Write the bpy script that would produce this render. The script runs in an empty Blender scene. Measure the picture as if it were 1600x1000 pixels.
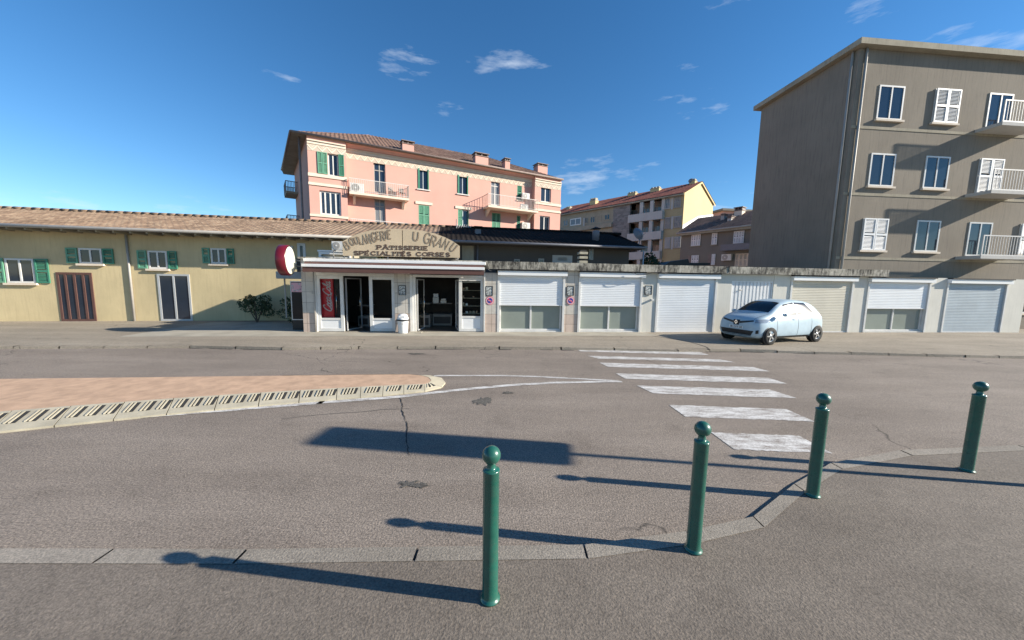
import bpy, bmesh, math, random
from mathutils import Vector, Matrix
random.seed(7)
R = math.radians
sc = bpy.context.scene
C = sc.collection

# ------------------------------------------------------------------ camera
FPX, CAMH = 541.0, 2.1
PITCH, ROLL = R(6.3), .016
fw = Vector((0, math.cos(PITCH), -math.sin(PITCH)))
_r = Vector((1, 0, 0)); _u = Vector((0, math.sin(PITCH), math.cos(PITCH)))
rt = math.cos(ROLL)*_r + math.sin(ROLL)*_u
up = -math.sin(ROLL)*_r + math.cos(ROLL)*_u
cd = bpy.data.cameras.new('camera'); cam = bpy.data.objects.new('camera', cd); C.objects.link(cam)
cd.sensor_width = 36; cd.lens = 36*FPX/1600; cd.clip_end = 3000; cd.clip_start = .05
m = Matrix((rt, up, -fw)).transposed().to_4x4(); m.translation = (0, 0, CAMH)
cam.matrix_world = m
sc.camera = cam

# ------------------------------------------------------------------ sky, sun, exposure
SUN_EL, SUN_AZ = R(23), R(-7)          # azimuth measured from +X
w = bpy.data.worlds.new('World'); sc.world = w; w.use_nodes = True
nt = w.node_tree; N = nt.nodes; L = nt.links
bg = N['Background']; bg.inputs['Strength'].default_value = .085
sky = N.new('ShaderNodeTexSky'); sky.sky_type = 'NISHITA'; sky.sun_disc = False
sky.sun_elevation = SUN_EL; sky.sun_rotation = R(90) - SUN_AZ
sky.air_density = 1.0; sky.dust_density = 0.0; sky.ozone_density = 4.0
tc = N.new('ShaderNodeTexCoord'); mp = N.new('ShaderNodeMapping')
mp.inputs['Scale'].default_value = (3.2, 3.2, 13); mp.inputs['Rotation'].default_value = (0, .2, .5)
no = N.new('ShaderNodeTexNoise'); no.inputs['Scale'].default_value = 1.3; no.inputs['Detail'].default_value = 7; no.inputs['Roughness'].default_value = .58
rp = N.new('ShaderNodeValToRGB'); rp.color_ramp.elements[0].position = .62; rp.color_ramp.elements[1].position = .84
rp.color_ramp.elements[1].color = (.8, .8, .8, 1)
mx = N.new('ShaderNodeMixRGB'); mx.inputs['Color2'].default_value = (5.2, 5.8, 6.6, 1)
L.new(tc.outputs['Generated'], mp.inputs[0]); L.new(mp.outputs[0], no.inputs[0]); L.new(no.outputs[0], rp.inputs[0])
hs = N.new('ShaderNodeHueSaturation'); hs.inputs['Saturation'].default_value = 1.2; hs.inputs['Value'].default_value = 1.0
L.new(sky.outputs[0], hs.inputs['Color'])
L.new(rp.outputs[0], mx.inputs[0]); L.new(hs.outputs[0], mx.inputs[1]); L.new(mx.outputs[0], bg.inputs[0])
sl = bpy.data.lights.new('sun', 'SUN'); sl.energy = 5.0; sl.angle = R(.6); sl.color = (1, .915, .78)
so = bpy.data.objects.new('sun', sl); C.objects.link(so)
sd = Vector((math.cos(SUN_EL)*math.cos(SUN_AZ), math.cos(SUN_EL)*math.sin(SUN_AZ), math.sin(SUN_EL)))
so.rotation_euler = sd.to_track_quat('Z', 'Y').to_euler()
so.location = (60, -8, 40)
sc.view_settings.view_transform = 'Standard'; sc.view_settings.look = 'None'
sc.view_settings.exposure = 0.98; sc.view_settings.gamma = 1
sc.cycles.max_bounces = 5; sc.cycles.transparent_max_bounces = 8

# ------------------------------------------------------------------ survey helpers
def ray(px, py):
    return fw + (px-800)/FPX*rt - (py-500)/FPX*up
def ground(px, py, z=0.):
    d = ray(px, py); t = (z-CAMH)/d.z
    return Vector((d.x*t, d.y*t, z))
class Frame:
    """vertical facade plane: x along it, y into the building, z up"""
    def __init__(s, ox, oy, az, oz=0):
        s.o = Vector((ox, oy, oz)); s.az = R(az)
        s.M = Matrix.Translation(s.o) @ Matrix.Rotation(s.az, 4, 'Z'); s.I = s.M.inverted()
        s.c = s.I @ Vector((0, 0, CAMH))
    def uz(s, px, py, y=0.):
        d = s.I.to_3x3() @ ray(px, py); t = (y-s.c.y)/d.y; p = s.c + d*t
        return p.x, p.z
    def u(s, px, py=470, y=0.): return s.uz(px, py, y)[0]
    def z(s, px, py, y=0.): return s.uz(px, py, y)[1]

# ------------------------------------------------------------------ mesh helpers
class MB:
    def __init__(s): s.v = []; s.f = []; s.sm = []
    def add(s, vs, fs, smooth=False):
        b = len(s.v); s.v += [tuple(v) for v in vs]; s.f += [tuple(b+i for i in f) for f in fs]; s.sm += [smooth]*len(fs); return s
    def box(s, x0, x1, y0, y1, z0, z1):
        if x1 < x0: x0, x1 = x1, x0
        if y1 < y0: y0, y1 = y1, y0
        if z1 < z0: z0, z1 = z1, z0
        vs = [(x, y, z) for z in (z0, z1) for y in (y0, y1) for x in (x0, x1)]
        return s.add(vs, [(0,2,3,1),(4,5,7,6),(0,1,5,4),(2,6,7,3),(0,4,6,2),(1,3,7,5)])
    def quad(s, a, b, c, d): return s.add([a, b, c, d], [(0,1,2,3)])
    def prism(s, pts, ax, a0, a1, smooth=False):
        """extrude 2D polygon along axis ax ('y': pts are (x,z); 'z': (x,y); 'x': (y,z))"""
        def P(p, a): return {'y': (p[0], a, p[1]), 'z': (p[0], p[1], a), 'x': (a, p[0], p[1])}[ax]
        n = len(pts); vs = [P(p, a0) for p in pts] + [P(p, a1) for p in pts]
        fs = [tuple(range(n)), tuple(range(2*n-1, n-1, -1))] + [(i, (i+n), (i+1) % n + n, (i+1) % n) for i in range(n)]
        return s.add(vs, fs, smooth)
    def tube(s, pts, r, n=8, cap=True):
        pts = [Vector(p) for p in pts]; rs = r if isinstance(r, (list, tuple)) else [r]*len(pts)
        vs = []; fs = []
        for i, p in enumerate(pts):
            t = (pts[min(i+1, len(pts)-1)] - pts[max(i-1, 0)]).normalized()
            a = t.cross(Vector((0, 0, 1)));
            if a.length < .05: a = t.cross(Vector((1, 0, 0)))
            a.normalize(); b = t.cross(a)
            for k in range(n):
                th = 2*math.pi*k/n; vs.append(p + rs[i]*(math.cos(th)*a + math.sin(th)*b))
        for i in range(len(pts)-1):
            for k in range(n):
                fs.append((i*n+k, i*n+(k+1) % n, (i+1)*n+(k+1) % n, (i+1)*n+k))
        if cap: fs += [tuple(range(n)), tuple(range(len(pts)*n-1, (len(pts)-1)*n-1, -1))]
        return s.add(vs, fs, n > 6)
    def lathe(s, prof, c=(0,0,0), n=32, axis='z'):
        vs = []; fs = []
        for r, h in prof:
            for k in range(n):
                th = 2*math.pi*k/n; a, b = r*math.cos(th), r*math.sin(th)
                vs.append({'z': (c[0]+a, c[1]+b, c[2]+h), 'y': (c[0]+a, c[1]+h, c[2]+b), 'x': (c[0]+h, c[1]+a, c[2]+b)}[axis])
        for i in range(len(prof)-1):
            for k in range(n): fs.append((i*n+k, i*n+(k+1) % n, (i+1)*n+(k+1) % n, (i+1)*n+k))
        return s.add(vs, fs, True)
    def wallrect(s, x0, x1, z0, z1, holes, y0, y1):
        """wall slab between y0 (front) and y1 with rectangular holes"""
        xs = sorted({x0, x1} | {h[0] for h in holes} | {h[1] for h in holes}); zs = sorted({z0, z1} | {h[2] for h in holes} | {h[3] for h in holes})
        xs = [x for x in xs if x0 <= x <= x1]; zs = [z for z in zs if z0 <= z <= z1]
        for i in range(len(xs)-1):
            for j in range(len(zs)-1):
                cx, cz = (xs[i]+xs[i+1])/2, (zs[j]+zs[j+1])/2
                if any(h[0] < cx < h[1] and h[2] < cz < h[3] for h in holes): continue
                s.quad((xs[i], y0, zs[j]), (xs[i+1], y0, zs[j]), (xs[i+1], y0, zs[j+1]), (xs[i], y0, zs[j+1]))
        s.quad((x0, y1, z0), (x0, y1, z1), (x1, y1, z1), (x1, y1, z0)) if not holes else None
        for a, b, c, d in holes:
            s.quad((a, y0, c), (a, y0, d), (a, y1, d), (a, y1, c)); s.quad((b, y0, d), (b, y0, c), (b, y1, c), (b, y1, d))
            s.quad((a, y0, d), (b, y0, d), (b, y1, d), (a, y1, d)); s.quad((b, y0, c), (a, y0, c), (a, y1, c), (b, y1, c))
        return s
    def build(s, name, mat, parent=None, bevel=0, recalc=True):
        me = bpy.data.meshes.new(name); me.from_pydata(s.v, [], s.f); me.update()
        for p, q in zip(me.polygons, s.sm): p.use_smooth = q
        mats = mat if isinstance(mat, (list, tuple)) else [mat]
        for x in mats: me.materials.append(x)
        if recalc:
            bm = bmesh.new(); bm.from_mesh(me); bmesh.ops.recalc_face_normals(bm, faces=bm.faces); bm.to_mesh(me); bm.free()
        o = bpy.data.objects.new(name, me); C.objects.link(o)
        if parent: o.parent = parent
        if bevel:
            b = o.modifiers.new('bevel', 'BEVEL'); b.width = bevel; b.segments = 2; b.limit_method = 'ANGLE'
        return o
def B(*a): return MB().box(*a)
def tag(o, label=None, cat=None, group=None, kind=None):
    if label: o['label'] = label
    if cat: o['category'] = cat
    if group: o['group'] = group
    if kind: o['kind'] = kind
    return o
def thing(name, label, cat, loc=(0,0,0), rz=0., group=None, frame=None):
    o = bpy.data.objects.new(name, None); C.objects.link(o); o.empty_display_size = .2
    if frame: loc = frame.o; rz = frame.az
    o.location = loc; o.rotation_euler = (0, 0, rz)
    return tag(o, label, cat, group)
def copy_tree(o, parent=None):
    c = o.copy(); C.objects.link(c); c.parent = parent
    for ch in list(o.children): copy_tree(ch, c)
    return c
def frame_ring(mb, x0, x1, z0, z1, t, y0, y1):
    mb.box(x0, x0+t, y0, y1, z0, z1); mb.box(x1-t, x1, y0, y1, z0, z1)
    mb.box(x0+t, x1-t, y0, y1, z0, z0+t); mb.box(x0+t, x1-t, y0, y1, z1-t, z1); return mb

# ------------------------------------------------------------------ materials
def mat_base(name):
    m = bpy.data.materials.new(name); m.use_nodes = True
    return m, m.node_tree, m.node_tree.nodes['Principled BSDF']
def nd(t, k, **kw):
    n = t.nodes.new(k)
    for a, b in kw.items():
        if a in n.inputs: n.inputs[a].default_value = b
        else: setattr(n, a, b)
    return n
def ramp(t, src, stops):
    r = t.nodes.new('ShaderNodeValToRGB'); e = r.color_ramp.elements
    while len(e) < len(stops): e.new(.5)
    for i, (p, c) in enumerate(stops): e[i].position = p; e[i].color = (*c, 1) if len(c) == 3 else c
    t.links.new(src, r.inputs[0]); return r
def mix(t, f, a, b, mode='MIX'):
    n = t.nodes.new('ShaderNodeMixRGB'); n.blend_type = mode
    for i, v in enumerate((f, a, b)):
        if hasattr(v, 'links'): t.links.new(v, n.inputs[i])
        elif i == 0: n.inputs[0].default_value = v
        else: n.inputs[i].default_value = (*v, 1)
    return n.outputs[0]
def coords(t, scale=(1,1,1), rot=(0,0,0)):
    c = t.nodes.new('ShaderNodeTexCoord'); m = t.nodes.new('ShaderNodeMapping')
    m.inputs['Scale'].default_value = scale; m.inputs['Rotation'].default_value = rot
    t.links.new(c.outputs['Object'], m.inputs[0]); return m.outputs[0]
def noise(t, vec, scale, detail=4, rough=.6):
    n = t.nodes.new('ShaderNodeTexNoise'); n.inputs['Scale'].default_value = scale; n.inputs['Detail'].default_value = detail; n.inputs['Roughness'].default_value = rough
    t.links.new(vec, n.inputs['Vector']); return n.outputs['Fac']
def bump(t, b, h, dist=.01, strength=.5):
    n = t.nodes.new('ShaderNodeBump'); n.inputs['Distance'].default_value = dist; n.inputs['Strength'].default_value = strength
    t.links.new(h, n.inputs['Height']); t.links.new(n.outputs[0], b.inputs['Normal'])
def surf(name, col, rough=.7, var=.12, scale=2., streak=0., dirt=None, bmp=.004, bscale=40, metal=0., spec=.4):
    """weathered plain surface: blotches, optional vertical streaks and dirt"""
    m, t, b = mat_base(name); v = coords(t)
    n1 = noise(t, v, scale, 5)
    lo = tuple(c*(1-var) for c in col); hi = tuple(min(1, c*(1+var*.7)) for c in col)
    o = ramp(t, n1, [(.3, lo), (.7, hi)]).outputs[0]
    if streak:
        v2 = coords(t, (5, 5, .35)); n2 = noise(t, v2, 2.2, 6, .7)
        k = ramp(t, n2, [(.5, (0,0,0)), (.78, (1,1,1))]).outputs[0]
        mm = t.nodes.new('ShaderNodeMath'); mm.operation = 'MULTIPLY'; mm.inputs[1].default_value = streak; t.links.new(k, mm.inputs[0])
        o = mix(t, mm.outputs[0], o, dirt or tuple(c*.35 for c in col))
    t.links.new(o, b.inputs['Base Color']); b.inputs['Roughness'].default_value = rough; b.inputs['Metallic'].default_value = metal
    b.inputs['Specular IOR Level'].default_value = spec
    if bmp: bump(t, b, noise(t, v, bscale, 3), bmp, .6)
    return m
def gloss(name, col, rough=.08, metal=0., spec=.5, coat=0.):
    m, t, b = mat_base(name); v = coords(t)
    n = noise(t, v, 3., 3); o = ramp(t, n, [(.3, tuple(c*.9 for c in col)), (.7, tuple(min(1, c*1.08) for c in col))]).outputs[0]
    t.links.new(o, b.inputs['Base Color']); b.inputs['Roughness'].default_value = rough; b.inputs['Metallic'].default_value = metal
    b.inputs['Specular IOR Level'].default_value = spec; b.inputs['Coat Weight'].default_value = coat; b.inputs['Coat Roughness'].default_value = .05
    return m
def glass(name, tint=(.85, .9, .88), refl=.12):
    m = bpy.data.materials.new(name); m.use_nodes = True; t = m.node_tree; t.nodes.clear()
    o = t.nodes.new('ShaderNodeOutputMaterial'); tr = nd(t, 'ShaderNodeBsdfTransparent'); tr.inputs[0].default_value = (*tint, 1)
    gl = nd(t, 'ShaderNodeBsdfGlossy'); gl.inputs['Roughness'].default_value = .03
    lw = t.nodes.new('ShaderNodeLayerWeight'); lw.inputs[0].default_value = refl; ms = t.nodes.new('ShaderNodeMixShader')
    t.links.new(lw.outputs['Fresnel'], ms.inputs[0]); t.links.new(tr.outputs[0], ms.inputs[1]); t.links.new(gl.outputs[0], ms.inputs[2]); t.links.new(ms.outputs[0], o.inputs[0])
    return m
def emission_free(*a): pass

def asphalt(name, base, warm, cracks=True, speck=1.):
    m, t, b = mat_base(name); v = coords(t)
    n1 = noise(t, v, .22, 6, .62)
    o = ramp(t, n1, [(.32, base), (.68, warm)]).outputs[0]
    n2 = noise(t, coords(t, (.25, 1.2, 1)), 1.1, 5, .6)       # long traffic wear along the road
    o = mix(t, .6, o, ramp(t, n2, [(.35, (.74, .72, .7)), (.7, (1.15, 1.15, 1.14))]).outputs[0], 'MULTIPLY')
    n5 = noise(t, v, 1.7, 5, .7)
    o = mix(t, .55, o, ramp(t, n5, [(.3, (.72, .71, .7)), (.45, (1, 1, 1)), (.8, (1.06, 1.05, 1.03))]).outputs[0], 'MULTIPLY')
    vo = nd(t, 'ShaderNodeTexVoronoi', Scale=75.); t.links.new(v, vo.inputs['Vector'])
    n3 = noise(t, v, 60., 2, .7)
    o = mix(t, .75*speck, o, ramp(t, n3, [(.33, (.42, .41, .4)), (.52, (1, 1, 1)), (.72, (1.75, 1.68, 1.6))]).outputs[0], 'MULTIPLY')
    o = mix(t, .35*speck, o, ramp(t, vo.outputs['Color'], [(.1, (.6, .6, .6)), (.9, (1.35, 1.32, 1.28))]).outputs[0], 'MULTIPLY')
    n6 = noise(t, v, 13., 3, .85)
    o = mix(t, .35, o, ramp(t, n6, [(.32, (.62, .61, .60)), (.5, (1, 1, 1)), (.7, (1.28, 1.26, 1.22))]).outputs[0], 'MULTIPLY')
    if cracks:
        vv = t.nodes.new('ShaderNodeVectorMath'); vv.operation = 'ADD'; nn = nd(t, 'ShaderNodeTexNoise', Scale=.9, Detail=6.); t.links.new(v, nn.inputs['Vector'])
        sc_ = t.nodes.new('ShaderNodeVectorMath'); sc_.operation = 'SCALE'; sc_.inputs['Scale'].default_value = 1.6
        t.links.new(nn.outputs['Color'], sc_.inputs[0]); t.links.new(v, vv.inputs[0]); t.links.new(sc_.outputs[0], vv.inputs[1])
        vc = nd(t, 'ShaderNodeTexVoronoi', Scale=.17); vc.feature = 'DISTANCE_TO_EDGE'; t.links.new(vv.outputs[0], vc.inputs['Vector'])
        k = ramp(t, vc.outputs['Distance'], [(0, (1,1,1)), (.0022, (0,0,0))]).outputs[0]
        gate = ramp(t, noise(t, v, .35, 3), [(.5, (0,0,0)), (.56, (.75,.75,.75))]).outputs[0]
        k2 = mix(t, 1., k, gate, 'MULTIPLY')
        o = mix(t, k2, o, (.03, .028, .026))
    t.links.new(o, b.inputs['Base Color']); b.inputs['Roughness'].default_value = .85; b.inputs['Specular IOR Level'].default_value = .3
    bump(t, b, n3, .006, .8); return m
M = {}
M['road'] = asphalt('road_asphalt', (.218, .188, .162), (.265, .229, .196))
M['drive'] = asphalt('pavement_asphalt', (.27, .24, .195), (.33, .29, .235), True, .7)
M['walk'] = asphalt('near_pavement_asphalt', (.165, .143, .12), (.20, .173, .147), False, .6)
M['apron'] = surf('concrete_apron', (.36, .33, .27), .85, .2, 1.5, bmp=.004, bscale=30)
M['kerb'] = asphalt('kerb_stone', (.22, .20, .17), (.33, .30, .26), False, .6)
M['patch'] = asphalt('patch_asphalt', (.095, .092, .085), (.14, .13, .115), False)
M['crack'] = surf('crack_dark', (.03, .027, .025), .9, .2, 3, bmp=0)
M['tar'] = surf('tar_mark', (.10, .092, .085), .85, .2, 3)
def paint():
    m, t, b = mat_base('worn_road_paint'); v = coords(t)
    o = ramp(t, noise(t, v, 25, 4), [(.3, (.52, .51, .49)), (.7, (.72, .71, .68))]).outputs[0]
    w1 = noise(t, coords(t, (1.2, 5, 1)), 2.2, 7, .72)
    w2 = noise(t, v, 55, 3, .8)
    a = mix(t, .35, w1, w2)
    k = ramp(t, a, [(.41, (1,1,1)), (.56, (0,0,0))]).outputs[0]
    o = mix(t, k, o, (.23, .2, .175))
    t.links.new(o, b.inputs['Base Color']); b.inputs['Roughness'].default_value = .75; bump(t, b, w2, .004, .5); return m
M['paint'] = paint()
M['island'] = surf('red_island_surface', (.50, .335, .225), .9, .2, 5., bmp=.006, bscale=60)
M['concrete'] = surf('pale_concrete', (.43, .39, .295), .85, .18, 4)
M['concrete_d'] = surf('slot_shadow_gap', (.03, .03, .03), .9, .1, 4)
M['blueconc'] = surf('worn_blue_grey_concrete', (.33, .35, .34), .8, .2, 6)
M['pink'] = surf('pink_render', (.61, .345, .285), .9, .07, .5, .10, (.50, .30, .24), bmp=.006, bscale=14)
M['cream'] = surf('cream_trim', (.72, .62, .50), .85, .08, 2, .12)
M['loggia'] = surf('dull_loggia_render', (.25, .24, .22), .9, .1, 1, bmp=0)
M['block'] = surf('stained_taupe_render', (.25, .215, .17), .92, .16, .35, .6, (.10, .085, .07), .006, 10)
M['shutterc'] = surf('cream_roller_shutter', (.60, .56, .46), .45, .08, 1.2, .15, (.4, .37, .3), bmp=0)
M['shutterg'] = surf('grey_blue_roller_shutter', (.36, .42, .46), .45, .1, 1.2, .15, (.22, .24, .25), bmp=0)
M['friezebg'] = surf('frieze_grey', (.52, .43, .35), .9, .1, 2)
M['white'] = surf('white_paint', (.78, .78, .77), .45, .04, 2, bmp=0)
M['pvc'] = gloss('white_pvc', (.66, .65, .62), .3)
M['shutterw'] = surf('white_roller_shutter', (.74, .76, .77), .4, .05, 1.2, .06, (.5, .5, .46), bmp=0)
M['alu'] = surf('grey_aluminium', (.50, .51, .52), .35, .08, 2, metal=.3, bmp=0)
M['green'] = surf('green_shutter_paint', (.055, .22, .145), .5, .1, 3, bmp=0)
M['greenl'] = surf('faded_green_shutter_paint', (.13, .33, .22), .5, .12, 3, bmp=0)
M['pane'] = gloss('window_glass_dark', (.018, .028, .045), .06, 0, .7)
M['pane2'] = gloss('window_glass_curtained', (.16, .17, .18), .12, 0, .6)
M['frost'] = surf('frosted_shop_glass', (.25, .285, .25), .16, .12, .8, bmp=0, spec=.6)
M['rail'] = surf('railing_paint', (.62, .60, .57), .5, .08, 2, bmp=0)
M['raild'] = surf('rusty_railing', (.22, .17, .15), .6, .2, 4, bmp=0)
M['brown'] = surf('brown_awning_fabric', (.115, .058, .048), .85, .12, 3)
M['awnw'] = surf('white_awning_casing', (.80, .80, .78), .4, .03, 2, bmp=0)
M['black'] = surf('black_plastic', (.02, .02, .022), .45, .1, 3, bmp=0)
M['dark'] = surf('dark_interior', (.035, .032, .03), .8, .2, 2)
def cornicemat():
    m, t, b = mat_base('stained_concrete_cornice'); v = coords(t)
    o = ramp(t, noise(t, v, 6, 5), [(.3, (.30, .28, .23)), (.7, (.50, .47, .40))]).outputs[0]
    k = mix(t, .45, noise(t, coords(t, (3.5, 3.5, .9)), 2.4, 8, .78), noise(t, coords(t, (1, 1, 1)), 1.1, 4, .6))
    o = mix(t, ramp(t, k, [(.46, (0,0,0)), (.57, (1,1,1))]).outputs[0], o, (.045, .042, .036))
    t.links.new(o, b.inputs['Base Color']); b.inputs['Roughness'].default_value = .95; bump(t, b, noise(t, v, 25), .01, .6); return m
M['cornice'] = cornicemat()
M['wallw'] = surf('white_rendered_wall', (.64, .62, .55), .9, .08, 1.2, .25, (.33, .32, .28), .006, 20)
M['yellow'] = surf('yellow_render', (.56, .46, .27), .9, .16, .5, .5, (.38, .30, .18), .006, 14)
M['gable'] = surf('pale_yellow_gable_render', (.58, .46, .25), .9, .06, .35, .15, (.62, .50, .30), bmp=0)
M['ochre'] = surf('ochre_render_panel', (.43, .36, .21), .9, .12, .8, .2, bmp=0)
M['stain'] = surf('grimy_cream_render', (.36, .32, .24), .9, .2, 1.2, .5, (.12, .11, .09), bmp=0)
M['balc'] = surf('pale_balcony_parapet', (.50, .485, .45), .85, .08, 1.2, .2, bmp=0)
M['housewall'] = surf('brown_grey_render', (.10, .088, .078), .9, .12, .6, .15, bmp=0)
M['greyhouse'] = surf('taupe_house_render', (.20, .182, .155), .9, .1, .5, .15, bmp=0)
M['darkroof'] = surf('near_black_roof_tile', (.018, .015, .014), .95, .45, 1.4, bmp=.01, bscale=8, spec=.1)  # near-black tile for the right part of the long roof
M['gutter'] = surf('zinc_gutter', (.36, .34, .31), .5, .15, 2, bmp=0)
M['gutterd'] = surf('dark_zinc_gutter', (.17, .17, .19), .5, .15, 2, bmp=0)
M['signb'] = surf('tan_sign_board', (.58, .46, .31), .8, .10, 1.2, .22, (.36, .29, .19), .003, 30)
M['letter'] = surf('brown_lettering', (.085, .052, .04), .8, .1, 3, bmp=0)
M['red'] = gloss('red_drinks_panel', (.62, .02, .035), .25)
M['script'] = gloss('pale_script', (.62, .52, .50), .4)
M['maroon'] = gloss('maroon_enamel', (.13, .008, .018), .3)
M['lens'] = surf('white_sign_face', (.62, .62, .54), .35, .06, 4, bmp=0)
def bollardmat():
    m, t, b = mat_base('green_bollard_paint'); v = coords(t)
    o = ramp(t, noise(t, v, 9, 5), [(.3, (.006, .085, .062)), (.7, (.012, .12, .086))]).outputs[0]
    o = mix(t, ramp(t, noise(t, coords(t, (1, 1, .5)), 34, 6, .75), [(.66, (0,0,0)), (.70, (1,1,1))]).outputs[0], o, (.10, .13, .11))
    sp = t.nodes.new('ShaderNodeSeparateXYZ'); t.links.new(v, sp.inputs[0])
    o = mix(t, ramp(t, noise(t, v, 16, 5, .7), [(.4, (0,0,0)), (.75, (.45,.45,.45))]).outputs[0], o, (.06, .095, .075))
    t.links.new(o, b.inputs['Base Color']); t.links.new(ramp(t, noise(t, v, 12, 4), [(.3, (.2,.2,.2)), (.7, (.42,.42,.42))]).outputs[0], b.inputs['Roughness'])
    b.inputs['Coat Weight'].default_value = .4; b.inputs['Coat Roughness'].default_value = .12; return m
M['bollard'] = bollardmat()
M['bluepaint'] = gloss('pale_blue_car_paint', (.40, .51, .58), .42, .0, .3, .15)
M['carglass'] = gloss('car_glass', (.012, .016, .02), .12, 0, .4)
M['tyre'] = surf('tyre_rubber', (.02, .02, .02), .85, .1, 5)
M['rim'] = gloss('alloy_rim', (.55, .56, .58), .25, .9)
M['chrome'] = gloss('chrome', (.8, .8, .82), .12, 1)
M['lampg'] = gloss('headlight_glass', (.35, .38, .40), .08, .3, .8)
M['plate'] = gloss('number_plate_white', (.72, .74, .74), .35)
M['blue'] = gloss('sign_blue', (.03, .045, .30), .35)
M['signred'] = gloss('sign_red', (.70, .05, .10), .35)
M['pinkish'] = surf('faded_pink_sign_ring', (.72, .42, .46), .5, .1, 6, bmp=0)
M['bin'] = gloss('white_bin_plastic', (.76, .77, .77), .35)
M['leaf'] = surf('leaf_dark_green', (.045, .075, .03), .7, .4, 1.5, bmp=0)
M['bark'] = surf('bark', (.12, .09, .065), .9, .2, 8)
M['glass'] = glass('clear_shop_glass', (.9, .94, .92), .17)
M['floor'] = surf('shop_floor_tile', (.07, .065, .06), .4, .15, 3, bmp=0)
M['flower'] = surf('small_yellow_flowers', (.7, .6, .08), .6, .2, 8, bmp=0)
M['ground'] = surf('yard_ground', (.16, .15, .12), .95, .25, .5)
M['paper'] = surf('price_card', (.7, .7, .66), .7, .1, 9, bmp=0)
def tilewall():
    m, t, b = mat_base('pilaster_tiles'); c = t.nodes.new('ShaderNodeTexCoord')
    sp = t.nodes.new('ShaderNodeSeparateXYZ'); cb = t.nodes.new('ShaderNodeCombineXYZ'); t.links.new(c.outputs['Object'], sp.inputs[0])
    t.links.new(sp.outputs[0], cb.inputs[0]); t.links.new(sp.outputs[2], cb.inputs[1])
    br = t.nodes.new('ShaderNodeTexBrick'); br.offset = 0; br.inputs['Scale'].default_value = 1
    br.inputs['Brick Width'].default_value = .305; br.inputs['Row Height'].default_value = .40; br.inputs['Mortar Size'].default_value = .006
    br.inputs['Color1'].default_value = (.98, .98, .98, 1); br.inputs['Color2'].default_value = (.88, .88, .88, 1); br.inputs['Mortar'].default_value = (.28, .25, .23, 1)
    t.links.new(cb.outputs[0], br.inputs['Vector'])
    mm = t.nodes.new('ShaderNodeMath'); mm.operation = 'GREATER_THAN'; mm.inputs[1].default_value = .80; t.links.new(sp.outputs[2], mm.inputs[0])
    o = mix(t, mm.outputs[0], (.56, .45, .375), (.58, .54, .475))
    o = mix(t, 1., o, br.outputs[0], 'MULTIPLY')
    o = mix(t, .5, o, ramp(t, noise(t, c.outputs['Object'], 5, 5), [(.3, (.8, .78, .76)), (.7, (1.08, 1.08, 1.08))]).outputs[0], 'MULTIPLY')
    t.links.new(o, b.inputs['Base Color']); b.inputs['Roughness'].default_value = .45; return m
M['tiles'] = tilewall()
def rooftile(name, a, b_, c_):
    m, t, b = mat_base(name); v = coords(t, (4, 4, 4))
    vo = nd(t, 'ShaderNodeTexVoronoi', Scale=1.); t.links.new(v, vo.inputs['Vector'])
    o = ramp(t, vo.outputs['Color'], [(.1, a), (.5, b_), (.9, c_)]).outputs[0]
    o = mix(t, .7, o, ramp(t, noise(t, coords(t), .8, 6, .7), [(.35, (.45, .43, .42)), (.6, (1.05, 1.05, 1.05))]).outputs[0], 'MULTIPLY')
    t.links.new(o, b.inputs['Base Color']); b.inputs['Roughness'].default_value = .9; bump(t, b, noise(t, v, 5, 4), .01, .6); return m
M['tile_l'] = rooftile('weathered_brown_roof_tiles', (.18, .12, .08), (.245, .165, .11), (.32, .235, .16))
M['tile_p'] = rooftile('dark_terracotta_tiles', (.12, .07, .05), (.17, .095, .07), (.26, .17, .125))
M['tile_r'] = rooftile('red_roof_tiles', (.22, .065, .045), (.29, .09, .06), (.35, .13, .085))
M['tile_g'] = rooftile('grey_brown_old_tiles', (.13, .085, .062), (.18, .115, .085), (.24, .15, .11))
def plaque():
    m, t, b = mat_base('enamel_plaque_print'); v = coords(t)
    n = noise(t, v, 19, 4, .7); n2 = noise(t, coords(t, (1, 1, 2)), 40, 2)
    k = mix(t, .3, n, n2)
    o = ramp(t, k, [(.42, (.04, .045, .05)), (.48, (.25, .27, .26)), (.54, (.62, .64, .62))]).outputs[0]
    t.links.new(o, b.inputs['Base Color']); b.inputs['Roughness'].default_value = .4; return m
M['plaque'] = plaque()
def stone():
    m, t, b = mat_base('grey_stone_cladding'); v = coords(t, (1.2, 1.2, 3.0))
    vo = nd(t, 'ShaderNodeTexVoronoi', Scale=1.6); t.links.new(v, vo.inputs['Vector'])
    o = ramp(t, vo.outputs['Color'], [(.1, (.15, .14, .135)), (.9, (.28, .26, .245))]).outputs[0]
    t.links.new(o, b.inputs['Base Color']); b.inputs['Roughness'].default_value = .9; return m
M['stone'] = stone()

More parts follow.
